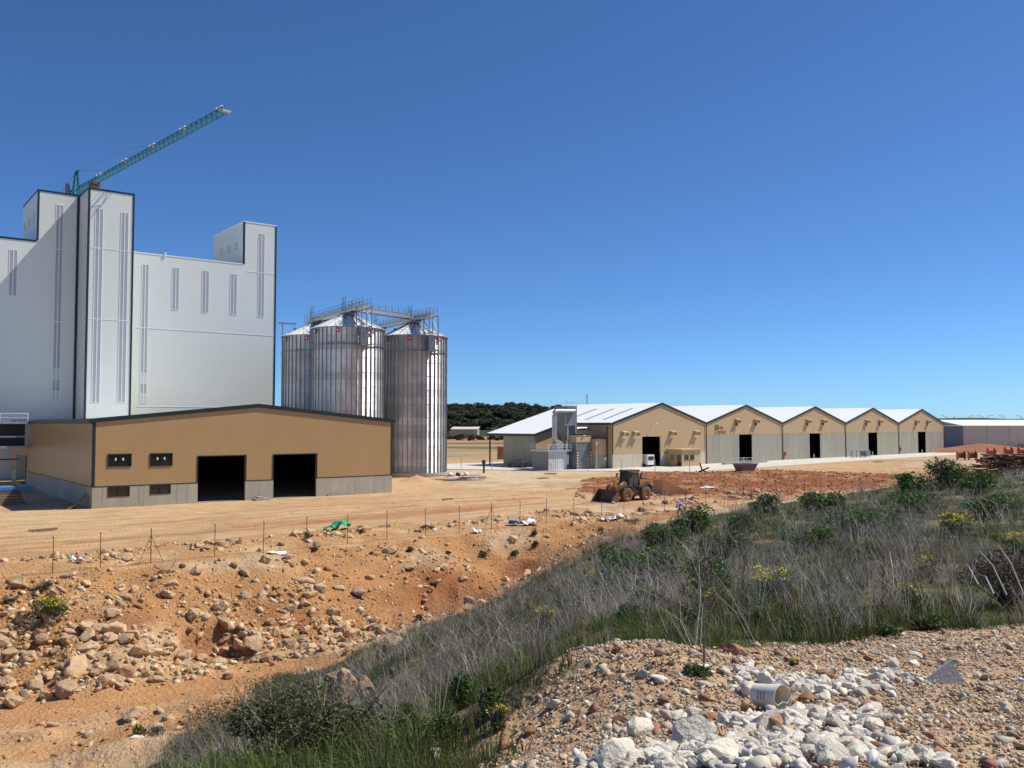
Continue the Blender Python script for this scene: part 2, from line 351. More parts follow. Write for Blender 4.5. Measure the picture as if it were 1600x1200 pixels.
    fcol = mix(fcol, np.broadcast_to(np.array((.36,.17,.085)), x.shape+(3,)), sstep(.54,.6,fbm(x/110+7, y/28, 3, 43)))
    col = mix(col, fcol, far)
    # --- relief
    dz = (n2-.5)*.10
    qs = q-np.interp(e, SC_E, SC_Q)+(n2-.5)*1.6; inr = sstep(SC_E[0]-1, SC_E[0]+2, e)*sstep(SC_E[-1]+1, SC_E[-1]-2, e)*sstep(.36,.5,fbm(e/3.2,0*e,2,91))
    scarp = inr*sl*sstep(-.1,.45,qs)*sstep(4.2,.8,qs); dz = dz-scarp*1.0
    face = inr*sl*sstep(-.25,.1,qs)*sstep(1.1,.5,qs); col = mix(col, np.broadcast_to(np.array((.30,.145,.07)), x.shape+(3,)), face*.7)
    td = track_d(x, y); tk_ = sl*sstep(2.0,1.1,td); col = mix(col, np.broadcast_to(np.array((.44,.225,.095)), x.shape+(3,)), tk_*.85)
    dz = dz + sl*((n1-.5)*1.5*sstep(.5,3.5,q)*sstep(-4.3,-3,z0) + (n2-.5)*.6 + (n4-.5)*.26)
    dz = dz + red*((n2-.35)*.55+(n4-.5)*.25) + band*((n2-.4)*.5*sstep(.5,-1,q)+ .35*np.exp(-((q+4)/2)**2)*sstep(34,22,e)*(n1+.3))
    dz = dz*(1-.85*tk_)
    dz = np.where(grav, (n1-.5)*.25+(n2-.5)*.10+(n4-.5)*.05, dz); dz = np.where(veg & ~grav, (n1-.5)*.5+(n2-.5)*.22, dz)
    dz = dz*(1-far) + far*(fbm(x/60,y/60,3,51)-.5)*1.2*sstep(260,400,np.hypot(x,y))
    pad = sstep(-7.,-9.,q)*(1-red); dz = dz*(1-pad*.85*(1-far))
    apron = (q < -55) & (np.hypot(x, y) < 330); dz = np.where(apron, -.02, dz)
    m1 = at(955,1040,8.9); m2 = at(740,1140,7.6)
    dz = dz+.34*np.exp(-((x-m1.x)/1.25)**2-((y-m1.y)/1.2)**2)-.40*np.exp(-((x-m2.x)/1.1)**2-((y-m2.y)/1.7)**2)
    return z0+dz, col
def tz(x, y): return float(soil(np.array([x]), np.array([y]))[0][0])
def hit(u, v, y0=3.):
    d = ray(u, v); d = d/d.y; ys = np.r_[np.arange(y0, 20, .1), np.arange(20, 110, .25), np.arange(110, 400, 1)]
    z = soil(d.x*ys, ys)[0]; zr = H+d.z*ys; i = np.argmax(zr <= z)
    if zr[i] > z[i]: i = len(ys)-1
    return Vector((d.x*ys[i], ys[i], z[i]))
def axis(lo, hi, step, far_lo, far_hi, g):
    a = list(np.arange(lo, hi+1e-6, step)); s = step; x = a[-1]
    while x < far_hi: s = min(s*g, 400); x += s; a.append(x)
    s = step; x = a[0]; b = []
    while x > far_lo: s = min(s*g, 400); x -= s; b.append(x)
    return np.array(b[::-1]+a)
gx = axis(-36, 40, .3, -6000, 6000, 1.045); gy = axis(2, 74, .3, -120, 9000, 1.03)
XX, YY = np.meshgrid(gx, gy); ZZ, CC = soil(XX, YY)
def grid_obj(name, X, Y, Z, C, m):
    ny, nx = X.shape; me = bpy.data.meshes.new(name); nv = nx*ny
    me.vertices.add(nv); me.vertices.foreach_set('co', np.stack([X,Y,Z],-1).astype(np.float32).ravel())
    i = np.arange(ny-1)[:,None]*nx+np.arange(nx-1)[None]; f = np.stack([i,i+1,i+nx+1,i+nx],-1).reshape(-1,4)
    me.loops.add(f.size); me.loops.foreach_set('vertex_index', f.astype(np.int32).ravel())
    me.polygons.add(len(f)); me.polygons.foreach_set('loop_start', (np.arange(len(f))*4).astype(np.int32)); me.polygons.foreach_set('use_smooth', np.ones(len(f), bool))
    if C is not None:
        a = me.color_attributes.new('Col', 'FLOAT_COLOR', 'POINT'); a.data.foreach_set('color', np.concatenate([C, np.ones(C.shape[:-1]+(1,))],-1).astype(np.float32).ravel())
    me.materials.append(m); me.update(); me.validate()
    o = bpy.data.objects.new(name, me); COL.objects.link(o); return o
tag(grid_obj('ground', XX, YY, ZZ, CC, M_GROUND), kind='structure')
# ------------------------------------------------------------------ setting: apron, road, hill
TW = math.atan2(.1039*1380/1304*1.0, .1179*1380/1304)   # warehouse row direction
TW = math.atan2(.661, .750); FW = Vector((math.cos(TW), math.sin(TW), 0)); SW = Vector((-FW.y, FW.x, 0))
WW, WD = 27.45, 25.8
Y0 = 174.7; PW0 = Vector((.2196*Y0, Y0, 0)); CW1 = PW0-FW*WW     # left front corner of the first warehouse
def wl(x, y, z=0.): return CW1+FW*x+SW*y+Vector((0,0,z))
def sheet(name, pts, z, m):
    mb = MB(); mb.add([(p[0],p[1],z) for p in pts]+[(p[0],p[1],z-.25) for p in pts], [tuple(range(len(pts)))]+[(i,(i+1)%len(pts),(i+1)%len(pts)+len(pts),i+len(pts)) for i in range(len(pts))])
    return tag(mb.build(name, m), kind='structure')
ap = [wl(2,-15.5), wl(60,-12.5), wl(142,-11), wl(150,-2), wl(150,34), wl(-13,34), wl(-13,62), wl(-36,62), wl(-36,40), wl(-14,4)]
sheet('concrete_apron', ap, .07, M_APRON)
sheet('road', [wl(-150,66), wl(-13.5,66), wl(20,66), wl(20,75), wl(-150,75)], .075, M_ASPH)
hx, hy = np.meshgrid(np.linspace(-330, 210, 70), np.linspace(470, 1000, 50))
def hillz(x, y):
    return 17.5*np.exp(-((x+60)/190)**4)*sstep(490, 690, y)*(.85+.3*fbm(x/90, y/90, 3, 61)) - 3*(1-sstep(480,510,y))
tag(grid_obj('hill', hx, hy, hillz(hx, hy)-.6, None, M_HILL), kind='structure')
mx_, my_ = np.meshgrid(np.linspace(1300, 3400, 40), np.linspace(3000, 4200, 12))
tag(grid_obj('far_ridge', mx_, my_, 32*np.sin(np.clip((my_-3000)/1200,0,1)*math.pi)*sstep(1300,1700,mx_)*(.6+.8*fbm(mx_/300,my_/300,3,71))-2, None, M_HILL), kind='structure')
# ------------------------------------------------------------------ tan building
TT = R(37.5); FT = Vector((math.cos(TT), math.sin(TT), 0)); ST = Vector((-FT.y, FT.x, 0))
T0 = G(143, 795); TWD, TLN = 32.4, 47.5
b = thing('tan_shed', 'low tan metal clad shed with concrete base and two open dark doorways', 'building', T0, TT)
EV, RG, PL = 8.35, 9.95, 2.03
top = lambda x: EV+(RG-EV)*(1-abs(x-TWD/2)/(TWD/2))
def tp(u, v): return onplane(u, v, T0, TT)
d1 = (tp(309,760)[0], tp(383,760)[0]); d2 = (tp(427,760)[0], tp(494,760)[0]); dz = tp(345,713)[1]
holes = [(d1[0], d1[1], 0, dz), (d2[0], d2[1], 0, dz)]
wins = []
for (ua, ub, va, vb) in ((169,205,710,729), (235,269,709,728)):
    wins.append((tp(ua,va)[0], tp(ub,va)[0], tp(ua,vb)[1], tp(ua,va)[1]))
lw = []
for (ua, ub, va, vb) in ((169,202,761,776), (235,266,758,772)):
    lw.append((tp(ua,va)[0], tp(ub,va)[0], tp(ua,vb)[1], PL-.03))
mb = MB(); wall(mb, 0, TWD, top, holes+wins, 0, .18, PL, extra=(TWD/2,)); mb.build('front_wall', M_TAN, b)
mb = MB(); mb.box((0,.18,PL),(.18,TLN,EV)); mb.build('side_wall', M_TANSIDE, b)
mb = MB(); mb.box((TWD-.18,.18,0),(TWD,TLN,EV)); mb.box((.18,TLN-.2,0),(TWD-.18,TLN-.01,8.15)); mb.build('rear_wall', M_TANSIDE, b)
mb = MB(); mb.box((.2,.2,-.1),(TWD-.2,TLN-.3,.03)); mb.build('floor', M_FLOOR, b)
# interior lining coloured near black to stand for the shade in the hall
mb = MB(); wall(mb, .2, TWD-.2, lambda x: top(x)-.25, holes+wins+lw, .26, .32, .05, extra=(TWD/2,)); mb.box((.22,.4,.05),(.28,TLN-.4,8.1)); mb.box((TWD-.28,.4,.05),(TWD-.22,TLN-.4,8.1)); mb.box((.3,TLN-.4,.05),(TWD-.3,TLN-.3,8.0)); mb.build('shade_lining', M_DARK, b)
# concrete base panels
edges = [0, 3.0]+[d1[0]]
fx = [0, lw[0][0]-.5, lw[0][1]+.9, lw[1][0]-.6, lw[1][1]+.6, (lw[1][1]+.6+d1[0])/2, d1[0]]
segs = list(zip(fx[:-1], fx[1:])) + [(d1[1], (d1[1]+d2[0])/2), ((d1[1]+d2[0])/2, d2[0])]
n = 4; segs += [(d2[1]+(TWD-d2[1])*i/n, d2[1]+(TWD-d2[1])*(i+1)/n) for i in range(n)]
for a, c in segs:
    m_ = MB(); wall(m_, a+.012, c-.012, lambda x: PL-.03, [h for h in lw if h[1] > a and h[0] < c and True and h[0] > a+.02 and h[1] < c-.02] , -.03, .2, -1.2); m_.build('base_panel', M_CONC, b)
for i in range(12):
    m_ = MB(); y = .22+i*(TLN-.3)/12; m_.box((-.03,y+.012,-1.2),(.2,y+(TLN-.3)/12-.012,PL-.03)); m_.build('base_panel', M_CONC, b)
def window(par, x0, x1, z0, z1, y=-.02, name='window', fm=M_GREEN, gm=M_GLASS, mull=1, fw=.09):
    m_ = MB(); m_.box((x0-fw,y-.05,z0-fw),(x0,y+.15,z1+fw)); m_.box((x1,y-.05,z0-fw),(x1+fw,y+.15,z1+fw)); m_.box((x0,y-.05,z1),(x1,y+.15,z1+fw)); m_.box((x0,y-.05,z0-fw),(x1,y+.15,z0))
    for k in range(mull):
        xm = x0+(x1-x0)*(k+1)/(mull+1); m_.box((xm-.035,y-.03,z0),(xm+.035,y+.1,z1))
    o = m_.build(name, fm, par); g = MB(); g.box((x0,y+.06,z0),(x1,y+.08,z1)); g.build('pane', gm, o); return o
for h in wins+lw: window(b, h[0]+.05, h[1]-.05, h[2]+.05, h[3]-.05)
for h in wins:
    for fx_ in (.3, .62):
        m_ = MB(); xx = h[0]+(h[1]-h[0])*fx_; m_.box((xx,-.0,h[3]-.62),(xx+.14,.035,h[3]-.36)); m_.build('glazing_sticker', M_WPAINT, b)
for d in (d1, d2):
    m_ = MB(); m_.box((d[0]-.1,-.05,PL-.02),(d[0]-.0,.05,dz)); m_.box((d[1],-.05,PL-.02),(d[1]+.1,.05,dz)); m_.box((d[0]-.1,-.05,dz),(d[1]+.1,.05,dz+.1)); m_.build('door_frame', M_GREEN, b)
m_ = MB()
for a, c in ((.3, TWD/2), (TWD/2, TWD-.3)):
    rz_ = lambda x: 8.18+.16*(1-abs(x-TWD/2)/(TWD/2)); za, zc = rz_(a), rz_(c); m_.hexa([(a,.34,za),(c,.34,zc),(c,TLN+.1,zc),(a,TLN+.1,za),(a,.34,za+.14),(c,.34,zc+.14),(c,TLN+.1,zc+.14),(a,TLN+.1,za+.14)])
m_.build('roof', M_ROOF, b)
m_ = MB()
for a, c in ((-.4, TWD/2), (TWD/2, TWD+.4)):
    za, zc = top(a), top(c); m_.hexa([(a,-.14,za-.2),(c,-.14,zc-.2),(c,-.003,zc-.2),(a,-.003,za-.2),(a,-.14,za+.2),(c,-.14,zc+.2),(c,-.003,zc+.2),(a,-.003,za+.2)])
m_.build('rake_trim', M_GREEN, b)
m_ = MB(); m_.box((-.3,.0,EV-.3),(-.003,TLN,EV+.18)); m_.build('gutter', M_GREEN, b)
m_ = MB(); m_.box((-.04,-.05,PL),(.22,-.005,EV)); m_.box((-.045,-.0,PL),(-.004,.22,EV-.31)); m_.build('corner_trim', M_GREEN, b)
m_ = MB(); m_.box((TWD-.12,-.05,PL),(TWD+.03,-.005,EV-.1)); m_.build('corner_trim', M_GREEN, b)
m_ = MB()
for a_, c_ in ((0,d1[0]-.1),(d1[1]+.1,d2[0]-.1),(d2[1]+.1,TWD)): m_.box((a_,-.045,PL-.035),(c_,-.002,PL+.05))
m_.box((-.045,.2,PL-.035),(-.002,TLN,PL+.05)); m_.build('base_flashing', M_GREEN, b)
m_ = MB(); m_.box((-.10,36,.3),(-.035,43,3.9)); m_.build('side_door', M_GLASS, b)
# raised gallery against the shed's far flank
gal = thing('loading_gallery', 'grey steel gallery on posts with railing beside the tan shed', 'gallery', T0+ST*32.5, TT)
gz0, gz1 = 5.0, 8.0
m_ = MB(); m_.box((-16,-.1,gz1),(-.5,6,gz1+.3)); m_.build('deck', M_GALV2, gal)
m_ = MB(); m_.box((-16,0,gz0),(-.5,6,gz0+.28)); m_.build('lower_beam', M_GALV2, gal)
m_ = MB(); m_.box((-16,.0,gz0+1.35),(-.5,.12,gz0+1.5)); m_.box((-.75,-.02,gz0),(-.5,.2,gz1)); m_.box((-8.6,-.02,gz0),(-8.4,.2,gz1)); m_.build('frame', M_GALV2, gal)
m_ = MB(); m_.box((-16,1.6,gz0+.28),(-.55,1.75,gz1)); m_.build('back_panel', M_DARK, gal)
m_ = MB(); m_.box((-16,-.06,gz1+1.25),(-.5,0,gz1+1.33)); m_.box((-16,-.06,gz1+.72),(-.5,0,gz1+.78))
for i in range(62): m_.box((-16+i*.25,-.05,gz1+.3),(-15.97+i*.25,-.02,gz1+1.25))
for i in range(6): m_.box((-15.8+i*3.05,-.08,gz1+.3),(-15.7+i*3.05,.02,gz1+1.33))
tag(m_.build('railing', M_WPAINT, gal), kind='stuff')
for x_, y_ in ((-4.2,5.5),(-12,5.5),(-12,.2)):
    m_ = MB(); m_.box((x_-.12,y_-.12,-1),(x_+.12,y_+.12,gz0)); m_.build('post', M_RUST, gal)
m_ = MB(); m_.box((-16,5.4,3.4),(-.6,5.55,3.55)); m_.build('tie_beam', M_RUST, gal)
# ------------------------------------------------------------------ white mill
P0 = T0+ST*54; DW = 15.; PT = 6.0
mill = thing('white_mill', 'tall white clad mill building with towers, dark corner trims and narrow window strips', 'building', P0, TT)
def pm(u, v): return onplane(u, v, P0, TT)
def pt2(u, v): return onplane(u, v, P0-ST*PT, TT)
xL = pm(59,330)[0]; zLow = pm(20,371)[1]; zTop = pm(59,297)[1]; x2a, z2 = pt2(139,294); x2b = pt2(210,303)[0]
xR, zR = pm(381,346); xE = pm(432,351)[0]; zMain = pm(300,404)[1]
m_ = MB(); m_.box((-30,0,0),(xE,DW,zMain)); m_.build('main_wall', M_WHITE, mill)
m_ = MB(); m_.box((xL,-.0,zMain),(x2a+3,DW-2,zTop)); m_.build('head_house', M_WHITE, mill)
m_ = MB(); m_.box((x2a,-PT,0),(x2b,-.01,z2)); m_.build('stair_tower', M_WHITE, mill)
m_ = MB(); m_.box((x2a+.01,0,zMain),(x2b,5,z2-.01)); m_.build('stair_tower_back', M_WHITE, mill)
m_ = MB(); m_.box((xR,0,zMain),(xE,DW,zR)); m_.build('end_tower', M_WHITE, mill)
def trim(name, boxes, m=M_GREEN):
    m_ = MB()
    for a, c in boxes: m_.box(a, c)
    return m_.build(name, m, mill)
e = .06
trim('roof_trim', [((-30,-e,zMain-.12),(xL-.1,.3,zMain+.16))])
trim('roof_trim', [((xL-.1,-e,zTop-.12),(x2a-.1,.3,zTop+.16)), ((xL-e,.3,zTop-.1),(xL+.3,DW-2,zTop+.14))])
trim('corner_trim', [((xL-e,-e-.01,zMain+.16),(xL+.2,.2,zTop-.12))])
trim('roof_trim', [((x2a-e,-PT-e,z2-.12),(x2b+e,-PT+.3,z2+.16)), ((x2a-e,-PT+.3,z2-.11),(x2a+.25,0,z2+.15))])
trim('corner_trim', [((x2a-e,-PT-e-.01,0),(x2a+.22,-PT+.2,z2-.12))]); trim('corner_trim', [((x2b-.2,-PT-e,0),(x2b+e,-PT+.2,z2-.12))])
trim('recess_trim', [((x2a-.35,-.12,0),(x2a-.003,-.003,zTop-.12))])
trim('corner_trim', [((xE-.2,-e,0),(xE+e,.2,zR))]); trim('corner_trim', [((xR-e,-e,zMain+.05),(xR+.25,.2,zR))])
trim('roof_flashing', [((xR-e,-e-.012,zR-.05),(xE+e,DW,zR+.1)), ((x2b,-e,zMain-.05),(xR-e,.3,zMain+.1))], M_WFRAME)
for (ua, va, ub, vb, pl) in ((57,388,126,391,0),(136,497,206,502,1),(138,386,208,393,1),(210,510,430,526,0),(382,424,431,428,0),(0,499,126,503,0),(210,632,428,640,0)):
    if pl: x_, z_ = pt2(ua,va); x__, _ = pt2(ub,vb); y_ = -PT
    else: x_, z_ = pm(ua,va); x__, _ = pm(ub,vb); y_ = 0
    z_ = (z_+ (pt2 if pl else pm)(ub,vb)[1])/2
    m_ = MB(); m_.box((x_+.3,y_-.04,z_-.05),(x__-.25,y_+.02,z_+.05)); m_.build('seam', M_WFRAME, mill)
def strip(x0, x1, z0, z1, y, parts=None):
    """narrow glazed strip: recessed pane between frame bars with one mullion"""
    fr = MB(); fr.box((x0-.09,y-.05,z0-.09),(x0,y+.02,z1+.09)); fr.box((x1,y-.05,z0-.09),(x1+.09,y+.02,z1+.09)); fr.box((x0,y-.05,z1),(x1,y+.02,z1+.09)); fr.box((x0,y-.05,z0-.09),(x1,y+.02,z0))
    xm = (x0+x1)/2; fr.box((xm-.07,y-.06,z0),(xm+.05,y+.02,z1)); o = fr.build('window', M_WFRAME, mill)
    z = z0
    k = 0
    for zz, kind in (parts or [(z1,'g')]):
        n_ = max(1, int((zz-z)/3.2)) if kind == 'g' else 1
        for j in range(n_):
            a_, c_ = z+(zz-z)*j/n_, z+(zz-z)*(j+1)/n_
            g = MB(); g.box((x0,y-.03,a_+.02),(x1,y-.012,c_-.02)); g.build('pane' if kind == 'g' else 'louvre', M_POLY if kind == 'g' else M_LOUV, o)
        if zz < z1-.1: g = MB(); g.box((x0,y-.055,zz-.05),(x1,y+.0,zz+.05)); g.build('transom', M_WFRAME, o)
        z = zz
def strp(pf, ua, ub, va, vb, y, cuts=None):
    x0, zt = pf(ua, va); x1, _ = pf(ub, va); zb = pf((ua+ub)/2, vb)[1]
    ps = None
    if cuts: ps = [(pf((ua+ub)/2, c)[1], k) for c, k in cuts]+[(zt,'g')]
    strip(x0+.09, x1-.09, zb, zt, y, ps)
strp(pm, 14.5, 28, 390, 462, 0); strp(pm, 87.5, 100, 320, 626, 0, [(612,'l'),(593,'g'),(577,'l')])
strp(pt2, 149, 162, 326, 628, -PT); strp(pt2, 189, 201.5, 332, 628, -PT)
strp(pm, 222, 233, 413, 630, 0, [(615,'l'),(599,'g'),(583,'l')])
strp(pm, 269.5, 280.5, 418, 483.5, 0); strp(pm, 316, 327, 423, 487.5, 0); strp(pm, 360, 370.7, 428, 491, 0); strp(pm, 404, 414, 365, 495, 0)
for (x_, zt) in ((xL, zTop), (xR, zR)):
    for y_ in (2.6, 6.3, 10.0):
        m_ = MB(); m_.box((x_-.05,y_,zt-4.2),(x_+.01,y_+1.5,zt-3.0)); m_.build('louvre', M_LOUV, mill)
m_ = MB(); m_.tube([(pm(258,400)[0],-.1,zMain-.2),(pm(258,400)[0],-.15,zMain+.5)],.12); m_.build('lamp_head', M_WFRAME, mill)
# ------------------------------------------------------------------ crane
cb = at(119, 300, 150.); jdir = Vector((.697,-.717,0)).normalized(); ang = math.atan2(jdir.y, jdir.x)
cr = thing('tower_crane', 'teal lattice tower crane jib reaching out over the white mill roof', 'crane', (cb.x, cb.y, 0), ang)
jz = 47.6; JL = 55.; w2 = .5
def lattice(mb, a, b, wd, ht, n, r=.06, tri=True):
    """lattice beam between a and b along x: two lower chords, one upper chord"""
    a = Vector(a); b = Vector(b); d = (b-a)/n
    def P(i, k): q = a+d*i; return (q+Vector((0,wd,0)), q+Vector((0,-wd,0)), q+Vector((0,0,ht)))[k]
    for k in range(3): mb.tube([P(0,k), P(n,k)], r*1.5, 5)
    for i in range(n):
        mb.tube([P(i,0), P(i+.5,2)], r, 4); mb.tube([P(i+.5,2), P(i+1,0)], r, 4); mb.tube([P(i,1), P(i+.5,2)], r, 4); mb.tube([P(i+.5,2), P(i+1,1)], r, 4)
        mb.tube([P(i,0), P(i+1,1)], r, 4); mb.tube([P(i,1), P(i+1,0)], r*.8, 4); mb.tube([P(i,0), P(i,1)], r, 4)
m_ = MB(); lattice(m_, (1,0,jz), (JL,0,jz), w2, .85, 36, .042); m_.build('jib', M_CRANE, cr)
m_ = MB(); lattice(m_, (-12,0,jz), (-1,0,jz), w2, .9, 8); m_.box((-12,-.9,jz-2),(-9.5,.9,jz)); m_.build('counter_jib', M_CRANE, cr)
m_ = MB()
for sx in (-.75,.75):
    for sy in (-.75,.75): m_.box((sx-.09,sy-.09,0),(sx+.09,sy+.09,jz))
for i in range(24):
    z_ = i*2.
    for s_ in (-1,1): m_.tube([(-.75,s_*.75,z_),(.75,s_*.75,z_+1.9)],.05,4); m_.tube([(s_*.75,-.75,z_),(s_*.75,.75,z_+1.9)],.05,4)
m_.build('mast', M_CRANE, cr)
m_ = MB()
for sx,sy in ((-.6,-.5),(-.6,.5),(.6,-.5),(.6,.5)): m_.tube([(sx,sy,jz-.4),(sx*.3,sy*.3,jz+3.6)],.11,5)
for i in range(4): m_.tube([(-.55+.1*i,-.45,jz+i*.9),(.5-.1*i,.4,jz+.8+i*.9)],.06,4); m_.tube([(.55-.1*i,-.45,jz+i*.9),(-.5+.1*i,.4,jz+.8+i*.9)],.06,4)
m_.box((-.2,-.2,jz+3.5),(.9,.2,jz+3.75)); m_.build('tower_head', M_CRANE, cr)
m_ = MB(); m_.tube([(.6,0,jz+3.7),(22,0,jz+2.6),(30,0,jz+1.3)],.035,4); m_.tube([(.6,0,jz+3.7),(13,0,jz+1.3)],.035,4); m_.tube([(-.2,0,jz+3.6),(-10,0,jz+.9)],.035,4); m_.build('tie_cable', M_STEEL, cr)
m_ = MB(); m_.box((-1.6,-1.3,jz-.5),(-.9,-.7,jz+1.6)); m_.tube([(-1.4,-1.2,jz+.2),(-1.4,-1.2,jz+2.1)],.04,4); m_.build('control_box', M_STEEL, cr)
m_ = MB(); m_.box((JL,-.55,jz-.1),(JL+.6,.55,jz+.1)); m_.build('jib_tip', M_GALV2, cr)
for i, x_ in enumerate((9.5,20.5,31.,41.5,52.5)):
    m_ = MB(); m_.box((x_-.6,.4,jz+1.1),(x_+.6,.75,jz+1.5)); m_.box((x_-.03,0,jz+.8),(x_+.03,.5,jz+1.2)); m_.build('floodlight', M_WPAINT, cr)
m_ = MB(); m_.box((8.,-.6,jz-.75),(9.8,.6,jz-.1)); m_.build('trolley', M_RUST, cr)
# ------------------------------------------------------------------ silos
SR, SZ = 5.1, 21.4
CM = at(542.5, 700, 126.6); CR_ = at(646, 700, 138.); CL = at(492, 700, 138.); C4 = CL+CR_-CM
def make_silo(loc, label, rz):
    t = thing('grain_silo', label, 'silo', (loc.x, loc.y, 0), rz, 'galvanised grain silos'); N = 44; NR = 20
    m_ = MB(); m_.lathe([(SR+.5,-.6),(SR+.5,.55),(SR+.05,.55)], 48); m_.build('plinth', M_CONC, t)
    for i in range(NR):
        z0 = .55+(SZ-.55)*i/NR; z1 = .55+(SZ-.55)*(i+1)/NR; rr = SR-.008*(i % 2)
        m_ = MB(); m_.lathe([(rr,z0),(rr,z1)], 88); m_.build('wall_ring', M_GALV, t, smooth=2, fix=False)
    m_ = MB()
    for k in range(N):
        a = 2*math.pi*k/N; c, s_ = math.cos(a), math.sin(a); rad = Vector((c,s_,0)); tn = Vector((-s_,c,0))*.055
        def q(r, z, sg): return rad*r+tn*sg+Vector((0,0,z))
        m_.hexa([q(SR-.01,.55,-1),q(SR-.01,.55,1),q(SR+.10,.55,1),q(SR+.10,.55,-1),q(SR-.01,SZ,-1),q(SR-.01,SZ,1),q(SR+.10,SZ,1),q(SR+.10,SZ,-1)])
        if k % 2 == 0 and False: pass
    tag(m_.build('stiffeners', M_RIB, t), kind='stuff')
    m_ = MB(); m_.lathe([(SR+.1,SZ-2.42),(SR+.2,SZ-2.42),(SR+.2,SZ-2.32),(SR+.1,SZ-2.32)], 44); m_.build('wind_ring', M_RIB, t)
    m_ = MB(); m_.lathe([(SR+.1,SZ),(SR+.22,SZ-.05),(SR+.22,SZ+.08),(SR+.1,SZ+.1)], 44); m_.build('eave_ring', M_RIB, t)
    N2 = 26; m_ = MB()
    for k in range(N2):
        a0, a1 = 2*math.pi*k/N2, 2*math.pi*(k+1)/N2; mid = (a0+a1)/2
        f0 = a0+.018; f1 = a1-.018
        P = [(.7*math.cos(f0),.7*math.sin(f0),SZ+2.25),((SR+.2)*math.cos(f0),(SR+.2)*math.sin(f0),SZ+.05),((SR+.2)*math.cos(f1),(SR+.2)*math.sin(f1),SZ+.05),(.7*math.cos(f1),.7*math.sin(f1),SZ+2.25)]
        m2 = MB(); m2.add(P, [(0,1,2,3)]); o_ = m2.build('roof_panel', M_CONE, t, fix=False)
        m_.bar((.7*math.cos(a0),.7*math.sin(a0),SZ+2.29),((SR+.22)*math.cos(a0),(SR+.22)*math.sin(a0),SZ+.09),.09,.14)
    tag(m_.build('roof_ribs', M_CONE, t), kind='stuff')
    m_ = MB(); m_.lathe([(.75,SZ+2.1),(.75,SZ+2.75),(0,SZ+2.8)], 16); m_.build('roof_cap', M_GALV2, t)
    for a in (R(-142), R(-112), R(-92), R(-66), R(-50)):
        m_ = MB(); m_.tube([(1.0*math.cos(a),1.0*math.sin(a),SZ+2.3),((SR-.4)*math.cos(a),(SR-.4)*math.sin(a),SZ+.42)],.10,6); m_.build('roof_pipe', M_STEEL, t)
    for a in (R(-150),):
        m_ = MB(); c = Vector(((SR*.62)*math.cos(a),(SR*.62)*math.sin(a),SZ+.95)); m_.box(c-Vector((.3,.3,.1)), c+Vector((.3,.3,.35))); m_.build('roof_hatch', M_BLACK, t)
    for a in (R(-140), R(-95), R(-40)):
        o_ = thing('brand_plate', None, None); 
        bpy.data.objects.remove(o_)
        c, s_ = math.cos(a), math.sin(a); m_ = MB(); m_.box((-.24,-.03,-.3),(.24,.03,.3)); pl = m_.build('plate', M_RED, t, loc=((SR+.2)*c,(SR+.2)*s_,SZ-.5), rz=a+math.pi/2)
        m_ = MB(); m_.box((-.05,-.045,-.2),(.05,-.032,.2)); m_.box((-.16,-.045,.02),(.16,-.032,.12)); m_.build('plate_mark', M_WPAINT, pl)
    return t
make_silo(CM, 'galvanised grain silo beside the tan shed eave, in front of the others', R(0))
make_silo(CR_, 'galvanised grain silo with sand heap and metal scrap at its foot', R(4))
make_silo(CL, 'galvanised grain silo next to the white mill end wall', R(2))
make_silo(C4, 'galvanised grain silo tucked behind the other three silos', R(3))
def catwalk(label, a, b, z, tall, portal=True, ext=0.):
    a = Vector((a.x,a.y,0)); b = Vector((b.x,b.y,0)); d = (b-a).normalized(); L_ = (b-a).length
    t = thing('silo_catwalk', label, 'catwalk', (a.x,a.y,z), math.atan2(d.y,d.x), 'catwalks over the silos')
    m_ = MB(); m_.box((0,-.55,-.12),(L_,.55,0)); m_.box((0,-.62,-.3),(L_,-.55,.05)); m_.box((0,.55,-.3),(L_,.62,.05)); m_.build('deck', M_GALV2, t)
    m_ = MB(); m_.box((.4,-.25,.05),(L_-.6,.2,.5)); m_.build('chain_conveyor', M_GALV2, t)
    m_ = MB(); n_ = int(L_/1.3)
    for i in range(n_+1):
        for y_ in (-.6,.6): m_.box((L_*i/n_-.025,y_-.025,0),(L_*i/n_+.025,y_+.025,1.1))
    for y_ in (-.6,.6):
        for z_ in (.55,1.08): m_.box((0,y_-.018,z_),(L_,y_+.018,z_+.04))
    for x_ in tall:
        for dx in (-.8,-.2,.5): m_.box((x_+dx-.04,-.7,0),(x_+dx+.04,-.62,2.1))
        m_.box((x_-.8,-.7,1.2),(x_+.55,-.66,1.27))
    tag(m_.build('railing', M_STEEL, t), kind='stuff')
    for x_ in tall:
        m_ = MB(); m_.box((x_-1.1,-.9,-.55),(x_+1.1,.9,-.3)); m_.lathe([(.55,-1.3),(.55,-.5)],10,c=(x_,0,0)); m_.build('head_frame', M_STEEL, t)
    if portal:
        m_ = MB()
        for y_ in (-.75,.75):
            m_.box((L_-1.9,y_-.06,-6.0),(L_-1.78,y_+.06,0)); m_.box((L_-.1,y_-.06,-5.2),(L_+.02,y_+.06,0))
            m_.bar((L_-1.84,y_,-.5),(L_-.05,y_,-2.6),.08); m_.box((L_-1.9,y_-.04,-2.8),(L_,y_+.04,-2.68))
        m_.build('support_frame', M_STEEL, t)
        m_ = MB(); m_.box((L_-1.95,-.8,-5.4),(L_+.05,.8,-5.28)); m_.box((L_-1.95,-.8,-4.3),(L_+.05,-.76,-4.22)); m_.box((L_-1.3,-.5,-5.3),(L_-.5,.5,-3.2)); m_.build('landing', M_STEEL, t)
    return t
dLM = (CM-CL).normalized(); dLM.z = 0
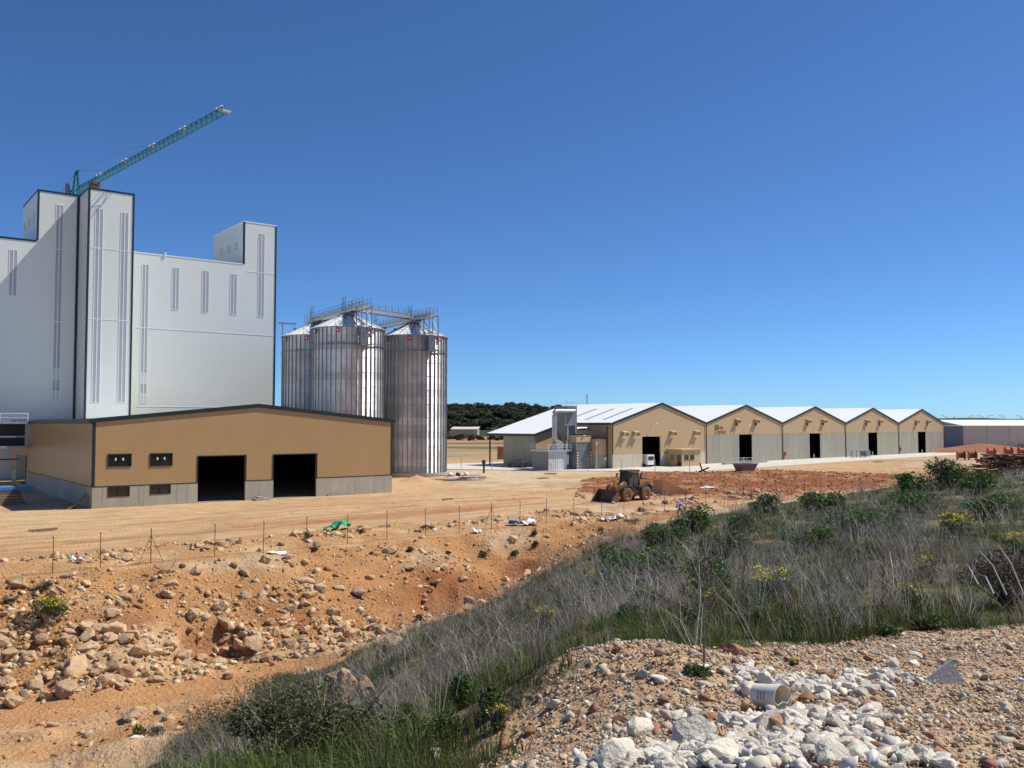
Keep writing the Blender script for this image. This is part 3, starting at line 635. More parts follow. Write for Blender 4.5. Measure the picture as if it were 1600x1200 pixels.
catwalk('steel catwalk running over the silo roofs nearest the mill', CL-dLM*3.6, CM+dLM*6.8, 24.2, (3.6,17.1))
catwalk('steel catwalk running over the silo with the sand heap', C4-dLM*1., CR_+dLM*6.8, 24.35, (1.,14.5))
catwalk('steel bridge catwalk joining the two rows of silos', CM, CR_, 24.6, (), portal=False)
pf = thing('hoist_frame', 'small grey steel frame standing between silo and white mill', 'frame', (at(441,505,141).x, 141, 0), R(35))
m_ = MB(); m_.box((0,-.06,0),(.14,.06,24.0)); m_.box((1.9,-.06,20),(2.02,.06,23.7)); m_.build('post', M_STEEL, pf)
m_ = MB(); m_.box((-.7,-.15,24.0),(2.3,.15,24.2)); m_.build('beam', M_STEEL, pf)
# ------------------------------------------------------------------ warehouses
WE, WR, WC = 8.05, 11.75, 5.75
wtop = lambda x: WE+(WR-WE)*(1-abs(x-WW/2)/(WW/2))
def hood(par, x, z, wd=1.15, pane=M_DARK):
    wd = wd*.88
    m_ = MB(); m_.hexa([(x-wd/2,-.75,z-.28),(x+wd/2,-.75,z-.28),(x+wd/2,-.003,z-.1),(x-wd/2,-.003,z-.1),(x-wd/2,-.75,z-.1),(x+wd/2,-.75,z-.1),(x+wd/2,-.003,z+.08),(x-wd/2,-.003,z+.08)])
    m_.box((x+wd/2-.06,-.75,z-.8),(x+wd/2,-.003,z-.27)); m_.box((x-wd/2,-.75,z-.8),(x-wd/2+.06,-.003,z-.27)); o = m_.build('vent_hood', M_TANW, par)
    g = MB(); g.box((x-.45,-.05,z-1.35),(x+.45,-.004,z-.3)); g.build('vent', pane, o)
def gable_lamp(par, x, z):
    m_ = MB(); m_.bar((x,-.003,z),(x,-.8,z+.1),.07); m_.box((x-.28,-1.1,z+.02),(x+.28,-.7,z+.16)); m_.build('wall_lamp', M_WPAINT, par)
def warehouse(i, label):
    o0 = CW1+FW*WW*i
    t = thing('warehouse', label, 'warehouse', o0, TW, 'row of gabled warehouses')
    if i == 0:
        fp = lambda u, v: onplane(u, v, o0, TW)
        da, db = fp(1003.5,700)[0], fp(1032,700)[0]; dzz = 5.6; zc = 2.55
    else: da, db, dzz, zc = .40*WW, .602*WW, WC, WC
    m_ = MB(); wall(m_, .0, WW, wtop, ([(da,db,zc,dzz)] if i == 0 else []), 0, .2, zc, extra=(WW/2,)); m_.build('gable_wall', M_TANW, t)
    # concrete base: precast panels
    if i == 0: segs = [(0,da/3),(da/3,2*da/3),(2*da/3,da),(db,(db+WW)/2),((db+WW)/2,WW)]
    else:
        n1, n2 = 5, 5; segs = [(da*k/n1, da*(k+1)/n1) for k in range(n1)]+[(db+(WW-db)*k/n2, db+(WW-db)*(k+1)/n2) for k in range(n2)]
    for a, c in segs:
        m_ = MB(); m_.box((a+.02,-.06,0),(c-.02,.2,zc-.02)); m_.build('wall_panel', M_CONC2 if i else M_CONCC, t)
    m_ = MB(); m_.box((0,-.02,0),(.01,0,0)) if False else None
    m_ = MB(); m_.box((.03,.02,.01),(da,.15,zc-.03)); m_.box((db,.02,.01),(WW-.03,.15,zc-.03)); m_.build('panel_backing', M_DARK, t)
    m_ = MB(); m_.box((0,.2,0),(.2,WD,WE)); m_.box((WW-.2,.2,0),(WW,WD,WE)) if i == 4 else None; m_.build('side_wall', M_TANW, t)
    m_ = MB(); wall(m_, .2, WW-.2, wtop, [], WD-.2, WD-.01, 0, extra=(WW/2,)); m_.build('rear_wall', M_TANW, t)
    m_ = MB(); wall(m_, .25, WW-.25, lambda x: wtop(x)-.2, [(da,db,.0,dzz)], .24, .3, 0, extra=(WW/2,)); m_.box((.25,.35,.1),(.32,WD-.4,WE-.2)); m_.box((WW-.32,.35,.1),(WW-.25,WD-.4,WE-.2)); wall(m_,.3,WW-.3,lambda x: wtop(x)-.2,[],WD-.4,WD-.3,.1,extra=(WW/2,)); m_.build('shade_lining', M_DARK, t)  # near-black colour on the inner sheets stands for the shade indoors
    m_ = MB(); m_.box((.3,.3,.0),(WW-.3,WD-.4,.09)); m_.build('floor', M_FLOOR, t)
    m_ = MB()
    for a, c in ((-.0, WW/2), (WW/2, WW-.0)):
        za, zc_ = wtop(a)+.02, wtop(c)+.02; m_.hexa([(a,-.1,za),(c,-.1,zc_),(c,WD,zc_),(a,WD,za),(a,-.1,za+.12),(c,-.1,zc_+.12),(c,WD,zc_+.12),(a,WD,za+.12)])
    m_.build('roof', M_ROOF, t)
    m_ = MB()
    for a, c in ((0, WW/2), (WW/2, WW)):
        za, zc_ = wtop(a)-.02, wtop(c)-.02; m_.hexa([(a,-.2,za-.16),(c,-.2,zc_-.16),(c,-.01,zc_-.16),(a,-.01,za-.16),(a,-.2,za+.2),(c,-.2,zc_+.2),(c,-.01,zc_+.2),(a,-.01,za+.2)])
    m_.build('rake_trim', M_GREEN, t)
    m_ = MB(); m_.tube([(WW-.12,-.16,.1),(WW-.12,-.16,WE-.3)],.09,6); m_.build('downpipe', M_RUST, t)
    if i == 0:
        m_ = MB(); m_.box((-.06,-.08,zc),(.14,-.005,WE)); m_.build('corner_trim', M_GREEN, t)
        for u_ in (974.5,992,1050,1087): x_, z_ = fp(u_,676); hood(t, x_, 6.6, 1.5, M_WPAINT)
        gable_lamp(t, fp(1019,665)[0], 7.9)
        m_ = MB(); m_.box((0,-.005,WE-.26),(.2,WD,WE+.04)) if False else None
        m_ = MB(); m_.box((-.2,.25,WE-.25),(-.003,12.2,WE+.03)); m_.build('gutter', M_GREEN, t)
        for xx in (4.6, 7.0, 9.4):
            za = wtop(xx); 
        for k in range(3):
            yy = 3.5+k*4.6; m_ = MB(); xa, xc = 2.0, 9.8; m_.hexa([(xa,yy,wtop(xa)+.145),(xc,yy,wtop(xc)+.145),(xc,yy+.7,wtop(xc)+.145),(xa,yy+.7,wtop(xa)+.145),(xa,yy,wtop(xa)+.18),(xc,yy,wtop(xc)+.18),(xc,yy+.7,wtop(xc)+.18),(xa,yy+.7,wtop(xa)+.18)]); m_.build('rooflight', M_POLY, t)
        m_ = MB(); m_.box((-.04,.2,0),(-.003,12.4,2.5)); m_.build('base_course', M_CONC2, t)
    else:
        for fr in (.375, .625): hood(t, fr*WW, 8.95, 1.35)
        gable_lamp(t, .49*WW, 7.5)
        m_ = MB(); m_.box((da-.12,-.09,.08),(da-.01,-.062,dzz-.05)); m_.build('door_jamb', M_WPAINT, t); m_ = MB(); m_.box((db-.9,-.09,.1),(db+.02,-.065,dzz-.05)); m_.build('door_leaf', M_CONC2, t)
        for xx in (da+.3, db+1.6): m_ = MB(); m_.tube([(xx,-1.0,.0),(xx,-1.0,1.1)],.09,8); m_.build('bollard', M_WPAINT, t)
        if i in (2, 4): m_ = MB(); m_.box((.5,-.26,1.0),(1.1,-.065,1.8)); m_.build('fire_cabinet', M_RED, t)
    return t
WL = ['tan gabled warehouse with lean-to canopy and filter ducts on its flank', 'gabled warehouse with leaf emblem and lettering on its gable', 'gabled warehouse next along from the one with the emblem', 'gabled warehouse with a metal rack standing before its door', 'last gabled warehouse at the open end of the row beside cable drums']
wh = [warehouse(i, WL[i]) for i in range(5)]
# lettering and emblem on the second gable
ox = wh[1]
fc = bpy.data.curves.new('lettering', 'FONT'); fc.body = 'Copiso'; fc.size = 1.25; fc.extrude = .02; fc.align_x = 'CENTER'
to = bpy.data.objects.new('lettering_source', fc); COL.objects.link(to); bpy.context.view_layer.update()
me = bpy.data.meshes.new_from_object(to.evaluated_get(bpy.context.evaluated_depsgraph_get())); bpy.data.objects.remove(to)
me.materials.append(M_SIGNR); so = bpy.data.objects.new('lettering', me); COL.objects.link(so); so.parent = ox
so.rotation_euler = (math.pi/2, 0, 0); so.scale = (1.12, 1, 1)
sx_, sz_ = onplane(1125, 677.3, PW0, TW); so.location = (sx_, -.03, sz_-.0)
ex, ez = onplane(1123.5, 667, PW0, TW)
m_ = MB(); pts = [(ex-.75+.75*math.cos(t_)*(1), ez+.55*math.sin(t_)+.15*math.cos(t_*2)) for t_ in np.linspace(0, 2*math.pi, 18)[:-1]]
m_.prism(pts, -.05, -.004); m_.build('emblem', M_SIGNG, ox)
m_ = MB(); m_.prism([(ex-.1,ez-.2),(ex+.7,ez+.12),(ex+1.6,ez-.3),(ex+1.1,ez-.28),(ex+.5,ez-.35)], -.06, -.006); m_.build('emblem_leaf', M_SIGNG, ox)
# lean-to canopy, annexes and filter on the flank of the first warehouse (local frame of that warehouse)
W0 = wh[0]
def wthing(name, label, cat, x, y, group=None): return thing(name, label, cat, wl(x, y), TW, group)
lt = wthing('lean_to', 'white roofed lean-to with concrete side wall on the warehouse flank', 'lean-to', 0, 0)
LX, LE = -7.0, 6.15; y0_, y1_ = 12.4, WD-.1; sl_ = (WE-LE)/7.0
m_ = MB(); m_.hexa([(LX-.6,y0_-.5,LE-.6*sl_+.03),(-.02,y0_-.5,WE+.02),(-.02,y1_,WE+.02),(LX-.6,y1_,LE-.6*sl_+.03),(LX-.6,y0_-.5,LE-.6*sl_+.15),(-.02,y0_-.5,WE+.14),(-.02,y1_,WE+.14),(LX-.6,y1_,LE-.6*sl_+.15)]); m_.build('roof', M_ROOF, lt)
m_ = MB(); m_.hexa([(LX-.65,y0_-.62,LE-.6*sl_-.22),(-.02,y0_-.62,WE-.22),(-.02,y0_-.51,WE-.22),(LX-.65,y0_-.51,LE-.6*sl_-.22),(LX-.65,y0_-.62,LE-.6*sl_+.2),(-.02,y0_-.62,WE+.2),(-.02,y0_-.51,WE+.2),(LX-.65,y0_-.51,LE-.6*sl_+.2)]); m_.box((LX-.72,y0_-.5,LE-.42),(LX-.61,y1_,LE+.0)); m_.build('roof_trim', M_GREEN, lt)
m_ = MB(); wall(m_, LX, 0, lambda x: WE-.05+x*sl_, [], y0_, y0_+.15, 2.5); m_.build('end_wall', M_TANW, lt)
m_ = MB(); m_.box((LX,y0_,0),(-.05,y0_+.18,2.48)); m_.build('end_base', M_CONC2, lt)
for k in range(3): m_ = MB(); m_.box((LX-.1,y0_+.2+k*2.9,0),(LX+.08,y0_+.2+k*2.9+2.86,LE-.3)); m_.build('wall_panel', M_CONC2, lt)
m_ = MB(); m_.box((LX-.02,y1_-.3,0),(LX+.2,y1_-.1,LE-.3)); m_.build('post', M_GREEN, lt)
an = wthing('side_annex', 'small tan annex with concrete base beside the striped roller door', 'annex', -3.0, 1.2)
m_ = MB(); m_.box((0,0,2.35),(2.95,5,5.3)); m_.build('wall', M_TANW, an); m_ = MB(); m_.box((-.03,-.03,0),(2.95,5,2.32)); m_.build('base', M_CONC2, an)
m_ = MB(); m_.box((-.12,-.15,5.3),(2.95,5,5.5)); m_.build('roof', M_GREEN, an); m_ = MB(); m_.box((2.1,-.2,1.5),(2.5,-.035,2.1)); m_.build('meter_box', M_WPAINT, an)
m_ = MB(); m_.tube([(2.75,-.1,.05),(2.75,-.1,7.6)],.11,6); m_.build('downpipe', M_RUST, an)
rd = wthing('roller_door_bay', 'grey roller door bay with tan header and red and white striped posts', 'door bay', -6.6, 2.2)
m_ = MB(); m_.box((0,.12,0),(3.2,.2,4.75)); 
for k in range(24): m_.box((0,.09,.02+k*.197),(3.2,.12,.02+k*.197+.16))
m_.build('shutter', M_FILT, rd); m_ = MB(); m_.box((-.25,0,4.75),(3.45,1.7,6.0)); m_.build('header', M_TANW, rd); m_ = MB(); m_.box((-.35,-.1,6.0),(3.55,1.7,6.2)); m_.build('roof', M_GREEN, rd)
m_ = MB(); m_.box((-.25,.05,0),(0,1.7,4.75)); m_.box((3.2,.05,0),(3.45,1.7,4.75)); m_.build('jamb', M_STEEL, rd)
m_ = MB(); m_.box((1.3,-.25,5.85),(1.8,-.003,5.97)); m_.build('lamp', M_WPAINT, rd)
for x_ in (-.15, 3.2):
    for k in range(14):
        m_ = MB(); m_.box((x_,-.12,.05+k*.23),(x_+.22,.045,.05+k*.23+.225)); m_.build('striped_post', M_RED if k % 2 else M_WPAINT, rd)
ct = wthing('plant_cabinet', 'white panelled plant room with railed platform on top', 'plant room', -12.6, 3.2)
for k in range(4): m_ = MB(); m_.box((k*1.1+.03,0,.05),(k*1.1+1.07,.08,3.2)); m_.build('panel', mat('shaded_white_panel',(.55,.56,.57),.5,vary_obj=.05), ct)  # white panels, greyed in colour to stand for the shade on them
m_ = MB(); m_.box((0,.09,0),(4.4,4,3.2)); m_.build('body', M_STEEL, ct)
m_ = MB(); m_.box((-.4,-.4,3.22),(5.2,4.2,3.5)); m_.build('platform', M_GALV2, ct)
m_ = MB()
for i in range(6): m_.box((-.38+i*1.1,-.38,3.5),(-.32+i*1.1,-.32,4.5))
for z_ in (3.85,4.15,4.45): m_.box((-.38,-.38,z_),(5.15,-.33,z_+.05)); m_.box((-.38,-.32,z_),(-.33,4.1,z_+.05))
m_.build('railing', M_WPAINT, ct)
m_ = MB(); m_.box((4.55,.4,.9),(5.3,2,2.6)); m_.build('control_cabinet', M_WPAINT, ct)
ft = wthing('dust_filter', 'tall galvanised dust filter with hopper and bent ducts', 'filter', -6.8, 5.3)
for k in range(4):
    m_ = MB(); m_.box((.2+k*.78,0,7.6),(.2+k*.78+.74,2.6,11.1)); m_.build('filter_panel', M_FILT, ft)
for k in range(3): m_ = MB(); m_.box((.0+k*.62,-.9,4.9+1.6),(.0+k*.62+.58,-.1,10.9)); m_.build('filter_panel', M_FILT, ft)
m_ = MB(); m_.hexa([(1.2,.8,5.0),(1.9,.8,5.0),(1.9,1.6,5.0),(1.2,1.6,5.0),(.2,0,7.58),(3.3,0,7.58),(3.3,2.6,7.58),(.2,2.6,7.58)]); m_.hexa([(.7,-.6,4.4),(1.1,-.6,4.4),(1.1,-.3,4.4),(.7,-.3,4.4),(0,-.9,6.48),(1.82,-.9,6.48),(1.82,-.1,6.48),(0,-.1,6.48)]); m_.build('hopper', M_FILT, ft)
m_ = MB()
for x_, y_ in ((.05,-.95),(1.85,-.95),(.25,2.5),(3.2,2.5),(3.2,.1)): m_ = MB(); m_.box((x_-.1,y_-.1,(3.5 if x_ < 1 else .05)),(x_+.1,y_+.1,7.6)); m_.build('leg', M_GALV2, ft)
def duct(pts, r, par):
    P = [Vector(p) for p in pts]; out = [P[0]]
    for a, c, d in zip(P[:-2], P[1:-1], P[2:]):
        for t_ in (.0,.25,.5,.75,1.): 
            p1 = c+(a-c).normalized()*r*2.2; p2 = c+(d-c).normalized()*r*2.2; out.append(p1*(1-t_)**2+c*2*t_*(1-t_)+p2*t_*t_)
    out.append(P[-1]); m_ = MB(); m_.tube(out, r, 12); m_.build('duct', M_DUCT, par, smooth=True)
duct([(1.4,-1.2,10.2),(-3.6,-1.2,10.2),(-3.6,-1.2,5.2),(-2.2,-1.2,4.6)], .36, ft); duct([(-2.5,-.4,9.8),(-2.5,-.4,5.6),(-2.2,-.4,4.6)], .33, ft)
duct([(3.0,.6,6.2),(3.4,.4,7.1),(7.2,.4,7.1),(7.4,.4,5.4)], .3, ft)
m_ = MB(); m_.box((-.9,-1.3,7.7),(2.0,-.92,7.8)); m_.box((-.9,-1.3,8.8),(-.5,-1.26,8.85)); m_.box((-.9,-1.3,7.8),(-.85,-1.26,9.6)); m_.box((.3,-1.3,7.8),(.35,-1.26,8.8)); m_.build('service_platform', M_GALV2, ft)
m_ = MB(); m_.box((.2,0,11.1),(3.3,.05,11.2))
for k in range(5): m_.box((.2+k*.76,0,11.1),(.25+k*.76,.05,11.75))
m_.box((.2,0,11.7),(3.3,.05,11.76)); m_.build('top_rail', M_GALV2, ft)
m_ = MB(); m_.lathe([(.05,-.4),(.75,-.4),(.75,.4),(.05,.4)],16,'Y',(-2.1,-1.0,4.3)); m_.box((-2.7,-1.4,3.5),(-1.5,-.5,3.7)); m_.build('fan', M_DUCT, ft)
of = wthing('gate_office', 'small flat roofed sand coloured office beside the warehouse doorway', 'office', onplane(1064.7+1,715,wl(0,-3.6),TW)[0], -3.6)
m_ = MB(); wall(m_, 0, 5.6, lambda x: 3.05, [(.7,1.9,1.2,2.2),(2.4,3.6,1.2,2.2)], 0, .15, 0); m_.box((0,.16,0),(.15,3.5,3.05)); m_.box((5.45,.16,0),(5.6,3.5,3.05)); m_.build('wall', M_TANW, of)
m_ = MB(); m_.box((-.3,-.3,3.06),(5.9,3.5,3.25)); m_.build('roof', M_TANW, of)
m_ = MB(); m_.box((.2,.3,.2),(5.4,3.4,2.9)); m_.build('interior', M_DARK, of)
window(of, .75,1.85,1.25,2.15, fm=M_WOOD); window(of, 2.45,3.55,1.25,2.15, fm=M_WOOD)
m_ = MB(); m_.box((-.03,.25,.08),(-.003,1.15,2.2)); m_.build('door', M_GLASS, of); m_ = MB(); m_.box((-.03,1.8,1.2),(-.003,2.7,2.2)); m_.build('side_window', M_WOOD, of)
dk = thing('dock_ramp', 'pale green railed loading ramp before the emblem warehouse', 'ramp', PW0+FW*.3-SW*4.2, TW)
m_ = MB(); m_.box((0,0,.07),(14.5,.9,.3)); m_.build('ramp_bed', M_CONC2, dk)
m_ = MB()
for i in range(9): m_.box((i*1.8,-.05,.07),(.08+i*1.8,.03,1.2))
m_.box((0,-.05,1.14),(14.5,.03,1.22)); m_.box((0,-.05,.6),(14.5,.03,.68)); m_.build('guard_rail', mat('pale_green_rail',(.35,.45,.40),.5), dk)
m_ = MB()
for k, z_ in enumerate((1.6,2.3)): m_.box((10.2+k*.3,.3,z_),(12.4-k*.1,.36,z_+.06))
m_.box((10.2,.3,.3),(10.26,.36,2.3)); m_.box((12.3,.3,.3),(12.36,.36,2.3)); m_.build('gate_rail', M_GALV2, dk)
rk = thing('steel_rack', 'dark low steel rack on the apron before a warehouse door', 'rack', G(1332,716)+Vector((0,0,.07)), TW)
m_ = MB()
for x_ in (0,2.,6.5,8.5): m_.box((x_,0,0),(x_+.12,.12,1.6)); m_.box((x_,1.4,0),(x_+.12,1.52,1.6))
m_.box((0,0,1.5),(8.6,.1,1.62)); m_.box((0,0,.2),(8.6,.1,.32)); m_.box((6.5,0,.3),(8.6,1.4,1.4)); m_.build('frame', M_STEEL, rk)
tk = thing('parked_van', 'white boxy van parked inside the big warehouse doorway', 'van', wl(onplane(1012,720,CW1,TW)[0]+.2,-.6), TW+R(90))
m_ = MB(); m_.prism([(0,.45),(4.6,.45),(4.6,1.3),(4.1,2.2),(0,2.3)], -.95,.95); m_.build('body', M_WPAINT, tk)
m_ = MB(); m_.box((-.04,-.75,1.3),(-.005,.75,2.0)); m_.build('rear_window', M_GLASS, tk)
for x_ in (.9,3.7):
    for s_ in (-1,1): m_ = MB(); m_.lathe([(0,-.12),(.36,-.12),(.36,.12),(0,.12)],14,'Y',(x_,s_*.85,.36)); m_.build('wheel', M_BLACK, tk)
cr2 = thing('parked_car', 'dark car parked in the shade by the concrete side wall', 'car', wl(-9.6,12.3), TW+R(90))
m_ = MB(); m_.prism([(0,.35),(4.3,.35),(4.3,.8),(3.3,.95),(2.6,1.42),(.9,1.42),(.1,.95)], -.85,.85); m_.build('body', mat('dark_car_paint',(.03,.035,.045),.25), cr2)
m_ = MB(); m_.prism([(.9,.98),(3.1,.98),(2.5,1.36),(1.0,1.36)], -.86,.86); m_.build('window', M_GLASS, cr2)
for x_ in (.8,3.4):
    for s_ in (-1,1): m_ = MB(); m_.lathe([(0,-.1),(.33,-.1),(.33,.1),(0,.1)],14,'Y',(x_,s_*.8,.33)); m_.build('wheel', M_BLACK, cr2)
# ------------------------------------------------------------------ wheel loader
def gp(u, v, z=0.): p = G(u, v, 0); p.z = tz(p.x, p.y)+z; return p
lp = G(982, 781.5); ldr = thing('wheel_loader', 'dusty orange wheel loader with its bucket lowered', 'loader', (lp.x, lp.y, tz(lp.x,lp.y)-.02), R(222)); ldr.scale = (.94,.94,.94)
def P_(name, m, fn, par=ldr, smooth=False):
    m_ = MB(); fn(m_); return m_.build(name, m, par, smooth)
WX = (1.65, -1.55); WR_ = .80
for x_ in WX:
    for s_ in (-1, 1):
        m_ = MB(); m_.lathe([(.42,-.28),(.68,-.30),(.77,-.26),(.80,-.18),(.80,.18),(.77,.26),(.68,.30),(.42,.28)], 28, 'Y', (x_,s_*1.08,WR_)); ty = m_.build('tyre', M_TYRE, ldr, smooth=True)
        m_ = MB()
        for k in range(22):
            a = 2*math.pi*k/22; c, s2 = math.cos(a), math.sin(a)
            m_.bar((x_+.80*c,s_*1.08-.26,WR_+.80*s2),(x_+.82*math.cos(a+.12),s_*1.08+.26,WR_+.82*math.sin(a+.12)),.09,.05,(c,0,s2))
        tag(m_.build('tread', M_TYRE, ty), kind='stuff')
        m_ = MB(); m_.lathe([(0,s_*.16),(.16,s_*.16),(.2,s_*.10),(.36,s_*.10),(.42,s_*.22),(.44,s_*.24)], 20, 'Y', (x_,s_*1.08,WR_)); m_.build('rim', M_ORANGE, ty, smooth=True)
P_('front_frame', M_ORANGE, lambda m: (m.prism([(.2,.65),(2.3,.6),(2.3,1.1),(1.9,1.75),(1.2,1.75),(.2,1.2)],-.45,.45), m.box((1.45,-.8,.65),(1.85,.8,.95))))
P_('rear_frame', M_ORANGE, lambda m: (m.prism([(-3.1,.75),(-2.6,.6),(0,.6),(.15,1.0),(.1,1.5),(-3.1,1.5)],-.62,.62), m.box((-1.75,-.8,.65),(-1.35,.8,.95))))
P_('engine_hood', M_ORANGE, lambda m: m.prism([(-3.25,1.0),(-1.2,1.45),(-1.2,2.3),(-2.2,2.28),(-3.1,2.05),(-3.3,1.6)],-.68,.68))
P_('grille', M_DUSTY, lambda m: (m.box((-3.0,-.7,1.5),(-1.9,-.683,2.0)), m.box((-3.0,.683,1.5),(-1.9,.7,2.0))))
P_('hood_top_box', M_DUSTY, lambda m: m.box((-2.7,-.5,2.2),(-2.0,.5,2.42)))
P_('counterweight', M_DUSTY, lambda m: m.box((-3.5,-.85,.8),(-3.1,.85,1.5)))
def cab(m):
    for x_, xt in ((-.95,-.9),(.75,.5)):
        for s_ in (-1,1): m.bar((x_,s_*.68,1.55),(xt,s_*.62,3.2),.11)
    for s_ in (-1,1): m.bar((-.1,s_*.68,1.55),(-.1,s_*.62,3.2),.09)
    m.box((-1.0,-.72,1.35),(.8,.72,1.62))
P_('cab_frame', M_BLACK, cab)
P_('cab_roof', M_DUSTY, lambda m: m.prism([(-1.1,3.2),(.75,3.2),(.7,3.38),(-1.0,3.42)],-.78,.78))
mg = mat('cab_glass', (.05,.065,.06), .06, spec=.7)
P_('windscreen', mg, lambda m: m.hexa([(.72,-.62,1.62),(.72,.62,1.62),(.74,.62,1.62),(.74,-.62,1.62),(.48,-.58,3.18),(.48,.58,3.18),(.5,.58,3.18),(.5,-.58,3.18)]))
for s_ in (-1,1): P_('side_glass', mg, lambda m: m.box((-.9,s_*.66-.01,1.62),(.66,s_*.66+.01,3.15)))
P_('rear_glass', mg, lambda m: m.box((-.94,-.6,1.7),(-.92,.6,3.1)))
P_('operator_seat', M_DUSTY, lambda m: (m.box((-.6,-.25,1.62),(-.1,.25,2.05)), m.box((-.7,-.25,2.0),(-.55,.25,2.75))))
for s_ in (-1,1):
    P_('front_fender', M_DUSTY, lambda m: m.prism([(.75,1.3),(1.0,1.72),(1.9,1.8),(2.3,1.5),(2.25,1.44),(1.88,1.72),(1.04,1.65),(.82,1.28)], s_*1.08-.3, s_*1.08+.3))
    P_('rear_fender', M_DUSTY, lambda m: m.prism([(-2.6,1.3),(-2.3,1.8),(-1.4,1.86),(-.75,1.5),(-.7,1.2),(-.82,1.2),(-.85,1.45),(-1.42,1.76),(-2.25,1.72),(-2.5,1.28)], s_*1.06-.32, s_*1.06+.32))
    P_('step', M_DUSTY, lambda m: (m.box((-.5,s_*.95-.2,.55),(.1,s_*.95+.2,.62)), m.box((-.5,s_*.95-.2,.95),(.1,s_*.95+.2,1.02)), m.box((-.5,s_*1.1-.03,.55),(-.44,s_*1.1+.03,1.4)), m.box((.05,s_*1.1-.03,.55),(.11,s_*1.1+.03,1.4))))
    P_('lift_arm', M_ORANGE, lambda m: m.prism([(1.0,1.95),(1.35,2.2),(2.3,1.75),(3.2,.75),(3.45,.35),(3.2,.25),(2.85,.65),(2.0,1.4),(1.1,1.7)], s_*.55-.09, s_*.55+.09))
    P_('lift_cylinder', M_STEEL, lambda m: m.tube([(1.2,s_*.36,1.1),(2.5,s_*.42,1.3)],.08,8))
    P_('mirror', M_BLACK, lambda m: (m.bar((.6,s_*.7,2.9),(.75,s_*1.05,2.95),.04), m.box((.7,s_*1.05-.1,2.6),(.76,s_*1.05+.1,3.0))))
    P_('work_light', M_WPAINT, lambda m: m.box((.55,s_*.45-.1,3.4),(.65,s_*.45+.1,3.53)))
    P_('headlight', M_WPAINT, lambda m: (m.box((2.0,s_*.75-.1,1.85),(2.1,s_*.75+.1,2.05))))
P_('bell_crank', M_ORANGE, lambda m: (m.prism([(1.9,2.2),(2.2,2.45),(2.4,2.3),(2.35,1.2),(2.15,1.1)],-.1,.1), m.tube([(1.2,0,1.7),(2.1,0,2.3)],.09,8), m.tube([(2.25,0,1.2),(3.2,0,.7)],.07,8)))
P_('cross_tube', M_ORANGE, lambda m: m.tube([(2.3,-.6,1.5),(2.3,.6,1.5)],.12,8))
P_('exhaust', M_BLACK, lambda m: (m.tube([(-1.75,.35,2.25),(-1.75,.35,2.75),(-1.9,.35,2.95)],.09,8)))
P_('air_intake', M_BLACK, lambda m: (m.tube([(-1.45,-.2,2.25),(-1.45,-.2,2.5)],.13,8),))
def bucket(m):
    prof = [(3.35,1.35),(3.2,.9),(3.22,.45),(3.4,.12),(3.7,.03),(4.65,.02)]; inner = [(p[0]+.06,p[1]+.04) for p in prof]
    for s_ in range(len(prof)-1):
        a, b2 = prof[s_], prof[s_+1]; c, d = inner[s_+1], inner[s_]
        m.prism([a,b2,c,d],-1.42,1.42)
P_('bucket', M_BUCKET, bucket)
for s_ in (-1,1): P_('bucket_side', M_BUCKET, lambda m: m.prism([(3.35,1.35),(3.2,.9),(3.22,.45),(3.4,.12),(3.7,.03),(4.65,.02),(4.2,.6)], s_*1.44-.03, s_*1.44+.03))
P_('cutting_edge', M_STEEL, lambda m: m.box((4.55,-1.47,.0),(4.82,1.47,.045)))
# ------------------------------------------------------------------ rocks: prototypes
def hull(npts, seed, sx=1., sy=.8, sz=.62, sub=0, rough=.0):
    rg = random.Random(seed); bm = bmesh.new()
    for i in range(npts):
        z = rg.uniform(-1,1); a = rg.uniform(0,2*math.pi); r = math.sqrt(1-z*z); k = rg.uniform(.78,1.05)
        bm.verts.new((r*math.cos(a)*sx*k, r*math.sin(a)*sy*k, z*sz*k))
    res = bmesh.ops.convex_hull(bm, input=bm.verts); bmesh.ops.delete(bm, geom=[g for g in res['geom_interior'] if isinstance(g, bmesh.types.BMVert)], context='VERTS')
    if sub:
        bmesh.ops.bevel(bm, geom=list(bm.edges), offset=.05, segments=1, affect='EDGES', profile=.6)
        bmesh.ops.triangulate(bm, faces=bm.faces); bmesh.ops.subdivide_edges(bm, edges=[e for e in bm.edges if e.calc_length() > .25], cuts=sub, use_grid_fill=True); bmesh.ops.triangulate(bm, faces=bm.faces)
        from mathutils import noise
        for v in bm.verts:
            p = v.co*2.3+Vector((seed*3.1,0,0)); v.co += v.co.normalized()*(noise.fractal(p, .8, 2., 4)*rough)
    else: bmesh.ops.triangulate(bm, faces=bm.faces)
    bmesh.ops.recalc_face_normals(bm, faces=bm.faces)
    V = np.array([v.co[:] for v in bm.verts]); bm.verts.index_update(); F = np.array([[v.index for v in f.verts] for f in bm.faces]); bm.free()
    return V, F
LOWP = [hull(11, s, 1, .8, .65) for s in range(10)]
TINY = [hull(7, 100+s, 1, .8, .6) for s in range(6)]
def rock_mesh(name, m, n, seed, sub, rough, s=(1,.8,.65)):
    V, F = hull(n, seed, *s, sub=sub, rough=rough); me = bpy.data.meshes.new(name); me.from_pydata(V.tolist(), [], F.tolist()); me.materials.append(m); me.polygons.foreach_set('use_smooth', [True]*len(me.polygons)); me.set_sharp_from_angle(angle=R(28)); me.update(); return me
ROCK_ME = {k: [rock_mesh('rock', m, 15, 200+i*7+j*31, 1, .10, (1, .6+.05*(i%5), .5+.05*(i%4))) for i in range(10)] for j, (k, m) in enumerate((('o', M_ROCKO), ('w', M_ROCKW), ('b', M_ROCKB)))}
